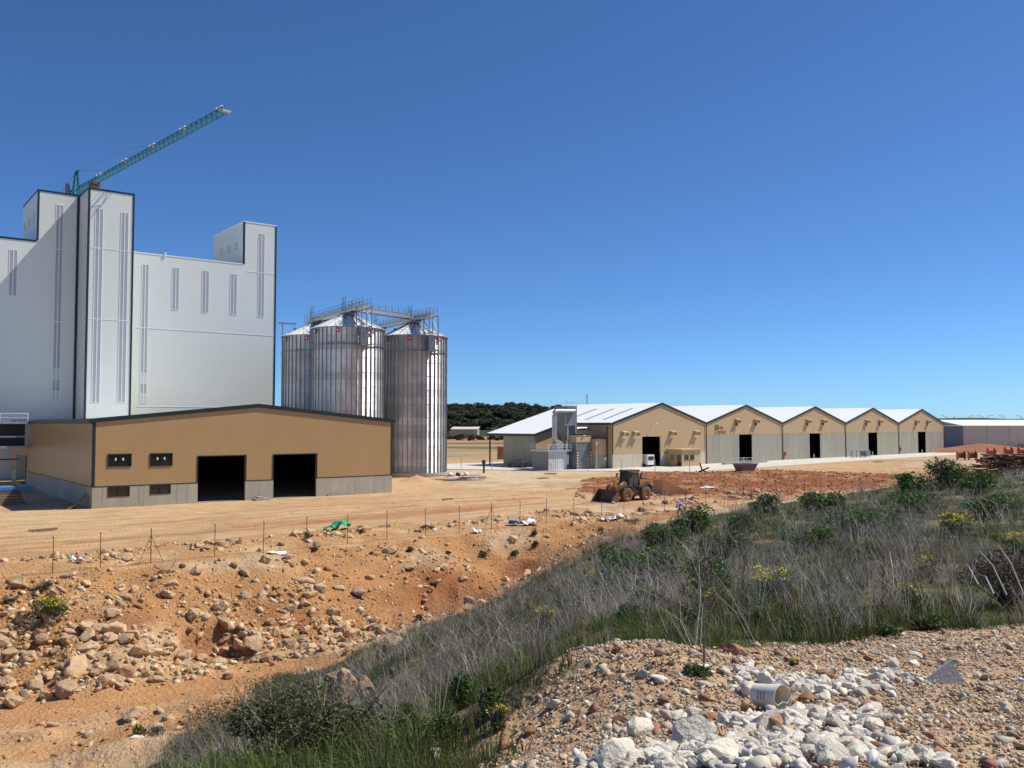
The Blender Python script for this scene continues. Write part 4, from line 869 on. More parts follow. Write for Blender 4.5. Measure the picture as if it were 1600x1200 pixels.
def put_rock(name, me, x, y, s, label, cat, group=None, sink=.28, sc=(1,1,1), z=None):
    o = bpy.data.objects.new(name, me); COL.objects.link(o)
    o.rotation_euler = (random.uniform(-.35,.35), random.uniform(-.35,.35), random.uniform(0,6.28)); o.scale = (s*sc[0], s*sc[1], s*sc[2])
    zz = tz(x, y) if z is None else z
    o.location = (x, y, zz+s*sc[2]*(.62-sink*1.6)*.8); return tag(o, label, cat, group)
def scatter_mesh(name, protos, xs, ys, ss, cols, m, kind='stuff', parent=None, zoff=.15, flat=1.):
    """many stones joined in one mesh"""
    zs = soil(xs, ys)[0]; Vs = []; Fs = []; Cs = []; off = 0; n = len(xs); which = RNG.integers(0, len(protos), n)
    for k, (V, F) in enumerate(protos):
        idx = np.where(which == k)[0]
        if len(idx) == 0: continue
        nn = len(idx); a = RNG.uniform(0, 2*np.pi, nn); c, s = np.cos(a), np.sin(a); tl = RNG.normal(0, .3, (nn, 2))
        st = RNG.uniform(.7, 1.3, (nn, 3)); st[:,2] *= flat
        P = V[None]*st[:,None]*ss[idx][:,None,None]
        P[...,2] += P[...,0]*tl[:,0:1]+P[...,1]*tl[:,1:2]
        X = P[...,0]*c[:,None]-P[...,1]*s[:,None]+xs[idx][:,None]; Y = P[...,0]*s[:,None]+P[...,1]*c[:,None]+ys[idx][:,None]; Z = P[...,2]+(zs[idx]+ss[idx]*zoff)[:,None]
        Vs.append(np.stack([X,Y,Z],-1).reshape(-1,3)); Fs.append((F[None]+(np.arange(nn)*len(V))[:,None,None]).reshape(-1,3)+off); Cs.append(np.repeat(cols[idx], len(V), axis=0)); off += nn*len(V)
    return soup(name, np.concatenate(Vs), np.concatenate(Fs), np.concatenate(Cs), m, kind)
def soup(name, V, F, C, m, kind='stuff', parent=None, smooth=False):
    me = bpy.data.meshes.new(name); me.vertices.add(len(V)); me.vertices.foreach_set('co', V.astype(np.float32).ravel())
    k = F.shape[1]; me.loops.add(F.size); me.loops.foreach_set('vertex_index', F.astype(np.int32).ravel()); me.polygons.add(len(F)); me.polygons.foreach_set('loop_start', (np.arange(len(F))*k).astype(np.int32))
    a = me.color_attributes.new('Col', 'FLOAT_COLOR', 'POINT'); a.data.foreach_set('color', np.c_[C, np.ones(len(C))].astype(np.float32).ravel())
    me.materials.append(m); me.update()
    o = bpy.data.objects.new(name, me); COL.objects.link(o)
    if parent: o.parent = parent
    if kind: o['kind'] = kind
    return o
def pal(n, cols, jit=.14):
    c = np.array(cols)[RNG.integers(0, len(cols), n)]; return np.clip(c*(1+RNG.normal(0, jit, (n,1)))*(1+RNG.normal(0,.03,(n,3))), .02, .8)
PALO = [(.51,.345,.195),(.54,.405,.26),(.46,.275,.135),(.39,.20,.095),(.55,.445,.32)]
PALG = [(.47,.38,.28),(.40,.28,.18),(.55,.49,.40),(.36,.23,.14),(.50,.42,.32),(.44,.33,.23)]
# slope clusters: dense heaps where the photograph shows them
CL_ = []
for (u,v,r,wt) in ((60,1040,3.2,1.6),(130,1030,3.,1.6),(200,1060,2.,1.4),(20,960,3.,1.),(100,985,2.6,1.1),(290,1040,2.2,1.5),(350,1020,2.,1.6),(420,1015,2.2,1.6),(490,1005,2.2,1.5),(560,990,2.2,1.4),(600,1000,2.,1.1),(150,925,2.,.7),(250,930,1.6,.7),(360,955,1.6,.8),(520,925,2.4,.6),(650,900,2.,.5),(60,900,3.,.6),(700,885,3.,.35),(430,930,2.,.5)):
    p = hit(u, v, 25.); CL_.append((p.x, p.y, r, wt))
def sdens(x, y):
    q = (x-FA.x)*FG.x+(y-FA.y)*FG.y; e = (x-FA.x)*FE.x+(y-FA.y)*FE.y; z0 = base_z(x, y)
    on = (q > .4) & (q < 20) & (z0 < .6) & ~poly_mask(VEG, x, y) & (e > -16) & (e < 62)
    d = .10+.22*sstep(.5,.65,fbm(x/3,y/3,3,81)); d = d*(1-.75*sstep(-3.5,-4.0,z0))
    for cx, cy, r, wt in CL_: d = d+wt*np.exp(-(((x-cx)/r)**2+((y-cy)/(r*.8))**2))
    d = d*sstep(1.0,1.9,track_d(x, y))
    rub = (q > -6.) & (q < -1.0) & (e > -14) & (e < 46); d2 = 1.5*sstep(.42,.6,fbm(x/3,y/2,3,82))*np.exp(-((q+3.6)/1.7)**2)*sstep(46,25,e)+.05
    rub2 = (q > -9) & (q < 0) & (e > 40) & (e < 85); d3 = 1.0*sstep(.5,.62,fbm(x/3,y/2,3,83))
    return np.where(on, d, 0)+np.where(rub, d2, 0)+np.where(rub2, d3, 0)
def sample(n, x0, x1, y0, y1, dens, mx):
    x = RNG.uniform(x0, x1, n); y = RNG.uniform(y0, y1, n); k = RNG.uniform(0, mx, n) < dens(x, y); return x[k], y[k]
sx1, sy1 = sample(52000, -45, 32, 28, 105, sdens, 1.7); sz1 = .13+.20*RNG.random(len(sx1))**1.7+.45*RNG.random(len(sx1))**9
order = np.argsort(-sz1)
for i in order[:300]:
    s = float(sz1[i]); q = (sx1[i]-FA.x)*FG.x+(sy1[i]-FA.y)*FG.y
    lab = ('beige limestone rock lying on the excavated slope below the fence', 'rock', 'rocks on the excavated slope') if q > .3 else ('limestone rubble rock in the bank behind the post fence', 'rock', 'rubble rocks behind the fence')
    put_rock('slope_rock', random.choice(ROCK_ME['o']), float(sx1[i]), float(sy1[i]), s, *lab)
r_ = order[300:]
scatter_mesh('slope_rubble', LOWP, sx1[r_], sy1[r_], sz1[r_], pal(len(r_), PALO), M_ROCKS, zoff=.02)
fx_, fy_ = sample(150000, -45, 32, 28, 105, lambda x,y: sdens(x,y)+.12*((( (x-FA.x)*FG.x+(y-FA.y)*FG.y) > .3) & (base_z(x,y) < .6) & ~poly_mask(VEG,x,y)), 1.5)
scatter_mesh('slope_stones', TINY, fx_, fy_, .05+.09*RNG.random(len(fx_))**2, pal(len(fx_), PALO), M_ROCKS)
cx_, cy_ = sample(26000, -60, 75, 50, 175, lambda x,y: np.where((qe(x,y)[0] < -7) & (qe(x,y)[0] > -40), .10+.9*sstep(.56,.68,fbm(x/5,y/5,3,85)), 0), 1.4)
k_ = ~poly_mask([(T0.x,T0.y),(T0.x+FT.x*33,T0.y+FT.y*33),(T0.x+FT.x*33+ST.x*60,T0.y+FT.y*33+ST.y*60),(T0.x+ST.x*60,T0.y+ST.y*60)], cx_, cy_); cx_, cy_ = cx_[k_], cy_[k_]
scatter_mesh('yard_stones', TINY, cx_, cy_, .03+.10*RNG.random(len(cx_))**3, pal(len(cx_), PALO), M_ROCKS)
rx_, ry_ = sample(12000, 0, 75, 78, 165, lambda x,y: poly_mask(REDP, x, y)*1., 1.); scatter_mesh('red_clods', TINY, rx_, ry_, .05+.22*RNG.random(len(rx_))**3, pal(len(rx_), [(.24,.085,.035),(.30,.12,.05),(.19,.065,.03),(.40,.22,.11)]), M_ROCKS)
# boulders that stand out
def boulder(u, v, wpx, label, key='o', sc=(1,.9,.85), y0=20., sink=.2, name='boulder'):
    p = hit(u, v, y0); s = wpx/FPX*p.y/2
    return put_rock(name, rock_mesh('boulder', {'o':M_ROCKO,'w':M_ROCKW,'b':M_ROCKB}[key], 18, int(u*3+v), 2, .13, (1,.85,.75)), p.x, p.y, s, label, 'boulder', sc=sc, sink=sink)
boulder(122,1052,70,'large ochre boulder in the rock heap left of the track'); boulder(105,1090,52,'low ochre boulder at the foot of the rock heap by the track')
boulder(155,1056,30,'upright beige boulder beside the large ochre boulder'); boulder(136,985,36,'reddish boulder high in the rock heap'); boulder(195,1062,40,'rust coloured boulder at the track edge','b')
boulder(398,1012,44,'pale boulder in the rock row at the slope foot'); boulder(383,934,28,'pale boulder halfway up the excavated slope with shadow'); boulder(343,952,34,'flat pale boulder halfway up the excavated slope'); boulder(262,932,28,'ochre boulder high on the slope below the braced post')
boulder(538,988,36,'rounded orange boulder at the end of the rock row'); boulder(612,1012,46,'ochre boulder at the edge of the dry grass above the track',y0=20)
for k in range(34):
    u_, v_ = [(random.uniform(0,230), random.uniform(1000,1085)), (random.uniform(250,640), random.uniform(985,1035))][k % 2]; v_ -= max(0, (u_-400)*.09)
    boulder(u_, v_, random.uniform(20,38), 'chunky ochre boulder piled at the foot of the excavated slope', name='boulder')['group'] = 'boulders at the slope foot'
boulder(355,1062,24,'brown rock lying alone on the track edge','b'); boulder(20,1105,44,'low ochre rock slab at the near edge of the heap')
boulder(530,1108,74,'tall pale boulder among the bushes','o',(.8,.75,1.3),8.,-.15); boulder(566,1092,48,'second pale boulder leaning behind the tall one','o',(.9,.8,1.2),8.,-.1)
boulder(1148,1022,56,'orange brown boulder at the grass edge','b',(1,.7,.55),5.,.12)
boulder(1152,1050,22,'small upright white rock below the orange boulder','w',(.8,.7,1.3),5.)
boulder(680,1188,36,'white rock at the lower edge of the gravel mound','w',(1,.8,1.),4.)
boulder(1472,1128,38,'brown rock lying alone on the gravel','b',(1,.7,.6),4.)
boulder(600,798,10,'grey stone block lying on the sandy yard','w',(1,.6,.5),30.) if False else None
p = hit(210,1158,20.); put_rock('stone_block', rock_mesh('stone_block', M_ROCKW, 12, 77, 1, .05), p.x, p.y, .3, 'pale flat stone block on the sandy ground below the track', 'stone', sc=(1.1,.6,.5))
# near white limestone heap
def nz(x, y): return poly_mask(GRAVEL, x, y)
WHC = []
for (u,v,r,wt) in ((1250,1170,.42,1.5),(1150,1180,.38,1.5),(1320,1130,.38,1.3),(1210,1130,.35,.9),(1070,1190,.32,1.0),(1300,1075,.4,1.),(1200,1070,.35,.9),(1340,1190,.3,.6),(1370,1060,.35,.6),(960,1195,.25,.5),(1100,1125,.3,.25)):
    p = hit(u, v, 3.); WHC.append((p.x, p.y, r, wt))
def wdens(x, y):
    d = np.zeros_like(x)
    for cx, cy, r, wt in WHC: d = d+wt*np.exp(-(((x-cx)/r)**2+((y-cy)/r)**2)*1.3)
    return np.where(nz(x, y), d, 0)
HERO = [(965,1192,92,'w',1.),(998,1152,62,'w',1.),(1085,1170,78,'w',1.2),(1125,1190,80,'w',.8),(1172,1088,36,'w',1.2),(1195,1072,34,'w',1.),(1240,1172,70,'w',.7),(1300,1190,66,'w',.8),(1215,1140,44,'b',.9),(1340,1155,44,'w',.8),(1290,1062,36,'b',1.),(1335,1070,36,'w',.8),(1385,1080,34,'w',.7),(1395,1042,26,'w',1.),(1358,1034,20,'b',.8),(1260,1098,30,'b',.9),(1110,1128,30,'b',.8),(1170,1112,30,'b',.9),(1100,1075,24,'w',.7),(1030,1068,34,'w',.6),(1008,1062,22,'w',1.),(1040,1100,26,'b',.8),(1100,1100,20,'b',.9),(1430,1026,22,'w',.6),(1365,1170,30,'b',.8),(1245,1085,26,'w',1.),(865,1110,26,'w',1.1),(970,1130,24,'b',.8),(930,1085,16,'b',.8),(830,1150,26,'b',.9),(790,1175,34,'b',.9),(1060,1150,30,'b',.7),(1150,1160,40,'w',1.),(1270,1135,36,'w',.8),(1390,1150,26,'w',.8)]
for (u,v,wp,k,hz) in HERO:
    p = hit(u, v, 3.); s = wp*1.2/FPX*p.y/2
    put_rock('limestone_rock' if k == 'w' else 'brown_rock', rock_mesh('near_rock', M_ROCKW if k == 'w' else M_ROCKB, 16, u*7+v, 2, .10, (1,.8,.7)), p.x, p.y, s, 'broken white limestone rock in the foreground heap' if k == 'w' else 'brown stone among the white foreground rocks', 'rock', 'white rocks in the foreground heap' if k == 'w' else 'brown stones in the foreground', sc=(1,1,hz), sink=.2)
hx_, hy_ = sample(30000, -1.5, 5.5, 3.2, 10, wdens, 1.8); hs = .018+.085*RNG.random(len(hx_))**1.6; od = np.argsort(-hs)
for i in od[:200]: put_rock('limestone_rock', random.choice(ROCK_ME['w']), float(hx_[i]), float(hy_[i]), float(hs[i]), 'broken white limestone rock in the foreground heap', 'rock', 'white rocks in the foreground heap', sc=(1,1,random.uniform(.7,1.1)), sink=.18)
od = od[200:]; scatter_mesh('limestone_chips', LOWP, hx_[od], hy_[od], hs[od], pal(len(od), [(.60,.57,.5),(.55,.5,.42),(.62,.59,.54)], .1), M_ROCKS)
def gdens(x, y): return np.where(nz(x, y), 1., 0)/(1+.02*x*x)
kx, ky = sample(150000, -3.2, 9.5, 2.8, 14, gdens, 1.); scatter_mesh('gravel', TINY, kx, ky, .008+.026*RNG.random(len(kx))**2.6, pal(len(kx), PALG), M_ROCKS, zoff=.2)
kx, ky = sample(5000, -3.2, 9.5, 2.8, 14, gdens, 1.); scatter_mesh('gravel_stones', LOWP, kx, ky, .025+.05*RNG.random(len(kx))**3, pal(len(kx), PALG+[(.33,.17,.11),(.6,.56,.5)]), M_ROCKS, zoff=.2)
# ------------------------------------------------------------------ pail, block
p = hit(1218,1112,3.); pail_s = .72
pail = thing('plastic_pail', 'white plastic pail lying on its side among the white rocks', 'pail', (p.x, p.y, p.z+.13), R(-52)); pail.rotation_euler = (R(4), R(-6), R(-54)); pail.scale = (.72,.72,.72); pail.location.z = p.z+.10
m_ = MB(); m_.lathe([(0,-.30),(.118,-.30),(.142,.02),(.142,.0),(.150,.0),(.150,.045),(.143,.045),(.112,-.285),(0,-.285)], 32, 'X'); m_.build('body', M_PAIL, pail, smooth=True)
m_ = MB(); m_.lathe([(0,-.10),(.1325,-.10)], 24, 'X'); m_.build('residue', M_PAILIN, pail)
m_ = MB(); m_.tube([(.05,-.146,.0),(.03,-.08,-.05),(.04,.0,-.03),(.05,.06,-.06),(.05,.145,.0)], .005, 6); m_.build('handle', M_PAIL, pail)
m_ = MB()
for k in range(5):
    for j in range(3):
        a0 = math.pi*.80+k*.13; r_l = .127+.024*(1-(.09+j*.05)/.3)
        m_.bar((-.09-j*.045, (r_l+.002)*math.cos(a0), (r_l+.002)*math.sin(a0)), (-.09-j*.045, (r_l+.002)*math.cos(a0+.1), (r_l+.002)*math.sin(a0+.1)), .012, .002)
m_.build('print', M_BLUEINK, pail)
p = hit(1475,1068,3.); s = 55/FPX*p.y
m_ = MB(); m_.add([(-.5*s,-.22*s,0),(.45*s,-.40*s,-.02),(.55*s,.35*s,0),(-.35*s,.4*s,0),(.18*s,-.1*s,.66*s),(.34*s,.2*s,.60*s)], [(3,2,1,0),(0,1,4),(1,2,5,4),(2,3,5),(3,0,4,5)])
tag(m_.build('concrete_wedge', M_BLOCK, loc=(p.x,p.y,p.z-.01), rz=R(12)), 'grey wedge shaped concrete lump standing on the gravel', 'concrete lump')
# ------------------------------------------------------------------ post fence
FU = [88,162,240,339,414,482,545,606,666,718,768,812,853,896,940,974,1004,1037,1071,1101,1130,1183,1211,1235,1255,1280]
for i, u in enumerate(FU):
    t = (u-800)/FPX; k = (FA.x-t*FA.y)/(t*FE.y-FE.x); b_ = FA+FE*k; brace = u in (240, 768, 1130)
    bz = tz(b_.x, b_.y)
    if brace:
        o = thing('braced_post', 'thin rusty fence post propped by two slanting stays', 'fence post', (b_.x,b_.y,bz), math.atan2(FE.y,FE.x), 'braced fence posts')
        m_ = MB(); m_.tube([(0,0,-.3),(0,0,2.0)],.026,6); m_.build('post', M_RUST, o)
        for s_ in (-1,1): m_ = MB(); m_.tube([(s_*.75,0,-.1),(0,0,1.6)],.016,5); m_.build('stay', M_RUST, o)
    else:
        m_ = MB(); m_.tube([(0,0,-.3),(random.uniform(-.05,.05),random.uniform(-.03,.03),1.95)],.022,6); m_.box((-.04,-.04,1.93),(.04,.04,1.97)); tag(m_.build('fence_post', M_RUST, loc=(b_.x,b_.y,bz)), 'thin rusty steel fence post above the excavated slope', 'fence post', 'posts of the wire fence')
m_ = MB(); pts = []
for k in np.linspace(-4, 78, 120): b_ = FA+FE*float(k); pts.append((b_.x+.0, b_.y, tz(b_.x, b_.y)+.06))
m_.tube(pts, .01, 4); tag(m_.build('fence_cable', M_BLACK), 'thin dark cable lying along the foot of the fence posts', 'cable')
# fence along the apron edge
for i in range(13):
    b_ = wl(2,-15.7).lerp(wl(-36,40), i/12.)+Vector((0,0,.0))-FW*.6
    m_ = MB(); m_.tube([(0,0,0),(0,0,2.0)],.05,6); m_.tube([(0,0,2.0),(-.25,-.2,2.25)],.04,5); tag(m_.build('concrete_post', M_CONC2, loc=(b_.x,b_.y,0)), 'slim grey fence post along the apron edge by the sandy yard', 'fence post', 'posts along the apron edge')
# ------------------------------------------------------------------ yard clutter
def drape(name, label, cat, u, v, w, d, m, h=.25, rz=0., seed=0, y0=30.):
    p = hit(u, v, y0); nx = 14; X, Y = np.meshgrid(np.linspace(-w/2,w/2,nx), np.linspace(-d/2,d/2,nx)); c, s = math.cos(rz), math.sin(rz)
    e_ = 1+.35*(fbm(X*3+seed,Y*3,2,seed)-.5); wx = p.x+(X*c-Y*s)*e_; wy = p.y+(X*s+Y*c)*e_
    Z = soil(wx, wy)[0]+.05+h*fbm(X*2.2/max(w,1)*2+seed, Y*4/max(d,1)+seed, 3, seed+5)**1.5
    return tag(grid_obj(name, wx, wy, Z, None, m), label, cat)
drape('netting','crumpled green netting on the rubble bank','netting',525,829,1.9,1.0,M_SHEETG,.9,.3,3); drape('plastic_sheet','white plastic sheet lying beside the fence line','sheet',432,865,1.2,.5,M_SHEETW,.1,.3,5)
drape('plastic_sheet','crumpled pale plastic bag in the rubble bank','bag',122,880,.8,.7,M_SHEETW,.5,.2,7); drape('tarpaulin','crumpled blue plastic on the rubble behind the fence','tarpaulin',806,822,1.1,.9,M_SHEETB,.7,.4,9)
drape('plastic_sheet','white plastic scraps beside the blue plastic','sheet',826,820,1.5,1.2,M_SHEETW,.6,.4,11); drape('plastic_sheet','white plastic scrap among the rubble near the loader','sheet',960,812,1.7,.8,M_SHEETW,.4,.4,13); drape('plastic_sheet','small blue plastic scrap by the far fence posts','sheet',1062,796,.6,.5,M_SHEETB,.7,.4,15)
drape('plastic_sheet','pale board lying on the red soil','sheet',1109,762,3.,1.2,M_SHEETW,.1,.4,17)
drape('plastic_sheet','white rag at the foot of the rubble below the fence','sheet',745,831,.6,.5,M_SHEETW,.4,.4,19)
sl = thing('concrete_ramp', 'tilted wedge shaped concrete slab behind the wheel loader', 'concrete slab', gp(1042,773), R(30))
m_ = MB(); m_.hexa([(-1.35,-.9,-.1),(2.7,-1.5,-.1),(2.9,.5,-.1),(-1.2,.9,-.1),(-1.45,-.9,1.75),(2.5,-1.5,.12),(2.8,.5,.12),(-1.3,.9,1.55)]); m_.build('slab', mat('orange_stained_concrete',(.50,.30,.17),.85,var=.2,scale=1.5), sl)
for k in range(26):
    u = random.uniform(1008,1030) if k < 16 else random.uniform(895,918); q = gp(u, random.uniform(768,777) if k < 16 else random.uniform(770,779)); put_rock('rubble_rock', random.choice(ROCK_ME['o']), q.x, q.y, random.uniform(.2,.5), 'broken rubble rock lying around the wheel loader', 'rock', 'rubble around the loader')
def heap(name, label, cat, p, r, h, m, seed=0, sy=1.):
    a = np.linspace(-1.1, 1.1, 30); X, Y = np.meshgrid(a, a); d = np.hypot(X, Y)*(1+.25*(fbm(X*1.5+seed,Y*1.5,2,seed)-.5)); Z = h*np.clip(1-d, 0, 1)**1.1+(fbm(X*6+seed,Y*6,3,seed)-.5)*.12*h*(d < 1.05)-.06-.25*np.clip(d-1,0,1)
    return tag(grid_obj(name, p.x+X*r, p.y+Y*r*sy, p.z+Z, None, m), label, cat)
heap('sand_heap','small heap of orange sand at the foot of a silo','sand heap',gp(651,752),2.6,1.0,M_SAND,2)
mp_ = thing('scrap_pile', 'flat pile of galvanised sheets and bars beside the silo base', 'scrap pile', gp(722,750), R(20))
for k in range(16):
    m_ = MB(); L_ = random.uniform(1.5,4.6); y_ = random.uniform(-2.,2.); x_ = random.uniform(-4.2,1.2); z_ = .05+k*.035; m_.hexa([(x_,y_,z_),(x_+L_,y_+random.uniform(-.3,.3),z_),(x_+L_,y_+.5,z_),(x_,y_+.45,z_),(x_,y_,z_+.09),(x_+L_,y_+.1,z_+.09),(x_+L_,y_+.5,z_+.09),(x_,y_+.45,z_+.09)]); m_.build('sheet', random.choice([M_GALV2,M_GALV2,M_STEEL,M_WPAINT,M_WOOD]), mp_)
for k in range(3): m_ = MB(); m_.lathe([(0,0),(.35,0),(.38,.3),(.2,.5),(0,.52)],12,c=(-1.6+k*1.2,.6,.55)); m_.build('bundle', M_WPAINT if k != 1 else M_BLACK, mp_)
pb = gp(756,739); m_ = MB(); m_.tube([(0,0,0),(0,0,1.6)],.16,8); m_.box((-.3,-.2,1.5),(.25,.2,2.1)); tag(m_.build('stub_post', M_BLACK, loc=pb), 'short dark post with a cap beside the scrap pile', 'post')
sk = thing('mixing_skip', 'tapered grey steel skip on the ground before the apron', 'skip', gp(1164.5,736.5), R(30))
m_ = MB(); m_.add([(-1.3,-.8,.0),(1.3,-.8,.0),(1.3,.8,.0),(-1.3,.8,.0),(-1.95,-1.0,1.25),(1.95,-1.0,1.25),(1.95,1.0,1.25),(-1.95,1.0,1.25),(-1.85,-.92,1.25),(1.85,-.92,1.25),(1.85,.92,1.25),(-1.85,.92,1.25),(-1.2,-.7,.1),(1.2,-.7,.1),(1.2,.7,.1),(-1.2,.7,.1)], [(0,1,5,4),(1,2,6,5),(2,3,7,6),(3,0,4,7),(3,2,1,0),(4,5,9,8),(5,6,10,9),(6,7,11,10),(7,4,8,11),(8,9,13,12),(9,10,14,13),(10,11,15,14),(11,8,12,15),(12,13,14,15)]); m_.build('tub', mat('rusty_grey_steel',(.24,.20,.17),.7,.3,var=.35,scale=2), sk)
m_ = MB(); m_.box((-2.02,-1.05,1.2),(2.02,-1.0,1.32)); m_.box((-2.02,1.0,1.2),(2.02,1.05,1.32)); m_.build('rim', M_STEEL, sk)
an_ = thing('bent_rebar', 'twisted rusty iron piece sticking up at the apron edge', 'scrap iron', gp(1098,739), 0)
m_ = MB(); m_.tube([(-.9,0,.1),(0,0,.5),(1.,.1,.9)],.14,6); m_.tube([(-.3,.2,0),(-.1,0,.6),(-.5,0,1.7)],.13,6); m_.tube([(.1,0,.4),(.8,.2,.1)],.12,6); m_.build('iron', M_RUST, an_)
for k,(u,v,lab) in enumerate(((862,741,'flat rusty pallet lying on the sandy yard'),(850,748,'small scatter of broken boards on the sandy yard'),(1372,722,'long dark plank on the sand before the last warehouses'),(1196,737,'plank stack beside the grey skip'),(70,829,'dark board on the sand before the shed'),(700,781,'pale stick lying across the sandy yard'))):
    t = thing('board_pile', lab, 'boards', gp(u,v), random.uniform(0,1.))
    for j in range(4): m_ = MB(); m_.box((-.8+random.uniform(-.4,.4),-.35+j*.2,.02),(.7+random.uniform(-.4,.4),-.2+j*.2,.09+.04*(j%2))); m_.build('board', M_WOOD if k != 0 else M_RUST, t)
tb = thing('timber_stack', 'stacked brown timber and blue tarp in the shade beside the shed', 'timber stack', gp(14,789), TT)
for j in range(5): m_ = MB(); m_.box((-3,-.2+.1*j,.02+j*.27),(1.4-.1*j,1.4,.25+j*.27)); m_.build('plank', M_WOOD, tb)
m_ = MB(); m_.box((-3.1,.2,1.4),(2.2,2.6,1.75)); m_.build('tarpaulin', M_SHEETB, tb)
bt = thing('leaning_boards', 'brown boards leaning against the shed corner', 'boards', T0-FT*.1+ST*.3, TT)
for j in range(4): m_ = MB(); m_.hexa([(-2.1+j*.25,.2+j*.25,-.05),(-1.85+j*.25,.2+j*.25,-.05),(-1.85+j*.25,.35+j*.25,-.05),(-2.1+j*.25,.35+j*.25,-.05),(-.12,.3+j*.3,1.1+.1*j),(-.07,.3+j*.3,1.1+.1*j),(-.07,.5+j*.3,1.1+.1*j),(-.12,.5+j*.3,1.1+.1*j)]); m_.build('board', M_WOOD, bt)
for k,(u,v,L_) in enumerate(((530,773.5,3.2),(408,781.5,1.6))):
    o = MB(); o.box((-L_/2,-.5,0),(L_/2,.5,.22)); o.box((-L_/2+.3,-.4,.225),(L_/2-.6,.3,.4)); tag(o.build('kerb_slab', M_CONC2, loc=gp(u,v), rz=TT), ('pale concrete slabs lying before the shed base right of the doors','dark edged slab lying between the two shed doorways')[k], 'slab')
# ------------------------------------------------------------------ far things
bp_ = thing('brick_pillar', 'short red brick pillar beside the road beyond the silos', 'pillar', G(783,717.5), R(20))
m_ = MB(); m_.box((-.75,-.5,0),(.75,.5,2.7)); m_.build('shaft', M_BRICK, bp_); m_ = MB(); m_.box((-.85,-.6,2.7),(.85,.6,2.9)); m_.build('cap', M_CONC2, bp_)
ma_ = thing('radio_mast', 'thin lattice radio mast rising behind the warehouse roof', 'mast', (at(917,640,330).x,330,0), 0)
m_ = MB()
for k in range(3): a = k*2.094; m_.tube([(.35*math.cos(a),.35*math.sin(a),0),(.25*math.cos(a),.25*math.sin(a),19.)],.06,4)
for k in range(19): m_.tube([(.35,0,k),(-.17,.3,k+1)],.04,4); m_.tube([(-.17,.3,k),(-.17,-.3,k+1)],.04,4)
m_.build('lattice', M_STEEL, ma_)
fw_ = thing('far_hall', 'long grey panelled hall with white roof beyond the cable drums', 'hall', G(1506,700), R(6)); HL = 95.
for k in range(12): m_ = MB(); m_.box((k*8+.06,0,0),(k*8+7.94,.3,7.2)); m_.build('wall_panel', mat('pale_panel',(.62,.57,.50),.8,var=.08,scale=.4,vary_obj=.06), fw_)
m_ = MB(); m_.box((.1,.31,0),(HL,30,7.1)); m_.build('body', M_STEEL, fw_)
for k in range(12): m_ = MB(); m_.hexa([(-.5+k*8.03,-.5,7.1),(7.5+k*8.03,-.5,7.1),(7.5+k*8.03,15,9.0),(-.5+k*8.03,15,9.0),(-.5+k*8.03,-.5,7.3),(7.5+k*8.03,-.5,7.3),(7.5+k*8.03,15,9.2),(-.5+k*8.03,15,9.2)]); m_.build('roof_sheet', M_ROOF, fw_)
sf = thing('steel_shelter', 'open rusty steel frame standing before the far hall', 'frame', G(1484,697), R(-4))
m_ = MB()
for k in range(6):
    for y_ in (0,4): m_.box((k*2.0,y_,0),(k*2.0+.16,y_+.16,3.6))
m_.box((-.2,-.2,3.3),(10.6,-.05,4.2)); m_.box((-.2,4.2,3.6),(10.6,4.35,4.2)); m_.box((0,0,2.4),(10.3,.12,2.55)); m_.build('frame', M_RUST, sf)
heap('soil_bank','long bank of red soil beyond the cable drums','soil bank',G(1535,707),24,2.6,mat('red_soil',(.30,.125,.06),.95,var=.25,scale=.6),4,.22)
vw = thing('white_tank', 'small white rounded tank on a brown trailer by the far hall', 'tank', G(1578,694), 0)
m_ = MB(); m_.lathe([(0,-1.4),(1.,-1.2),(1.1,0),(1.,1.2),(0,1.4)],14,'X',(0,0,2.6)); m_.build('tank', M_WPAINT, vw, smooth=True); m_ = MB(); m_.box((-3,-.9,.5),(3,.9,1.5)); m_.build('trailer', M_RUST, vw)
wb = thing('white_wall', 'short white block wall at the end of the soil bank', 'wall', G(1592,704), R(4)); m_ = MB(); m_.box((0,0,0),(9,.3,2.1)); m_.build('wall', M_CONC2, wb)
def drum(u, v, m, lab, rz, r=1.05, wd=1.5):
    p = G(u, v); t = thing('cable_drum', lab, 'cable drum', (p.x,p.y,tz(p.x,p.y)+r), rz, 'cable drums on the yard')
    for s_ in (-1,1): m_ = MB(); m_.lathe([(0,s_*wd/2-.07),(r,s_*wd/2-.07),(r,s_*wd/2+.07),(0,s_*wd/2+.07)],24,'X'); m_.build('flange', m, t)
    m_ = MB(); m_.lathe([(r*.62,-wd/2+.07),(r*.62,wd/2-.07)],20,'X'); m_.build('core', M_RUST if m is M_DRUM else m, t)
drum(1502,718.5,M_DRUM,'big orange wooden cable drum beside its twin',R(-14)); drum(1519.5,718.5,M_DRUM,'big orange wooden cable drum next to the timber pile',R(-14))
drum(1549,713,M_DRUMR,'red cable drum standing between the orange drums and the timber pile',R(-10)); drum(1576,711,M_DRUMR,'red cable drum behind the timber pile',R(-10)); drum(1597,711,M_DRUMR,'red cable drum at the end of the timber pile',R(-10))
pc = G(1592,742); pl = thing('timber_pile', 'long pile of dark brown poles beyond the grassy rise', 'timber pile', (pc.x,pc.y,0), R(8))
for k in range(230):
    m_ = None
PM = [MB().tube([(-2.6,0,0),(0,.06,.03),(2.6,0,0)],[.13,.12,.10],6).mesh('pole', M_WOOD) for k in range(3)]
mpw = mat('dark_pole_bark',(.13,.085,.065),.95,var=.4,scale=5,vary_obj=.45)
for m__ in PM: m__.materials[0] = mpw
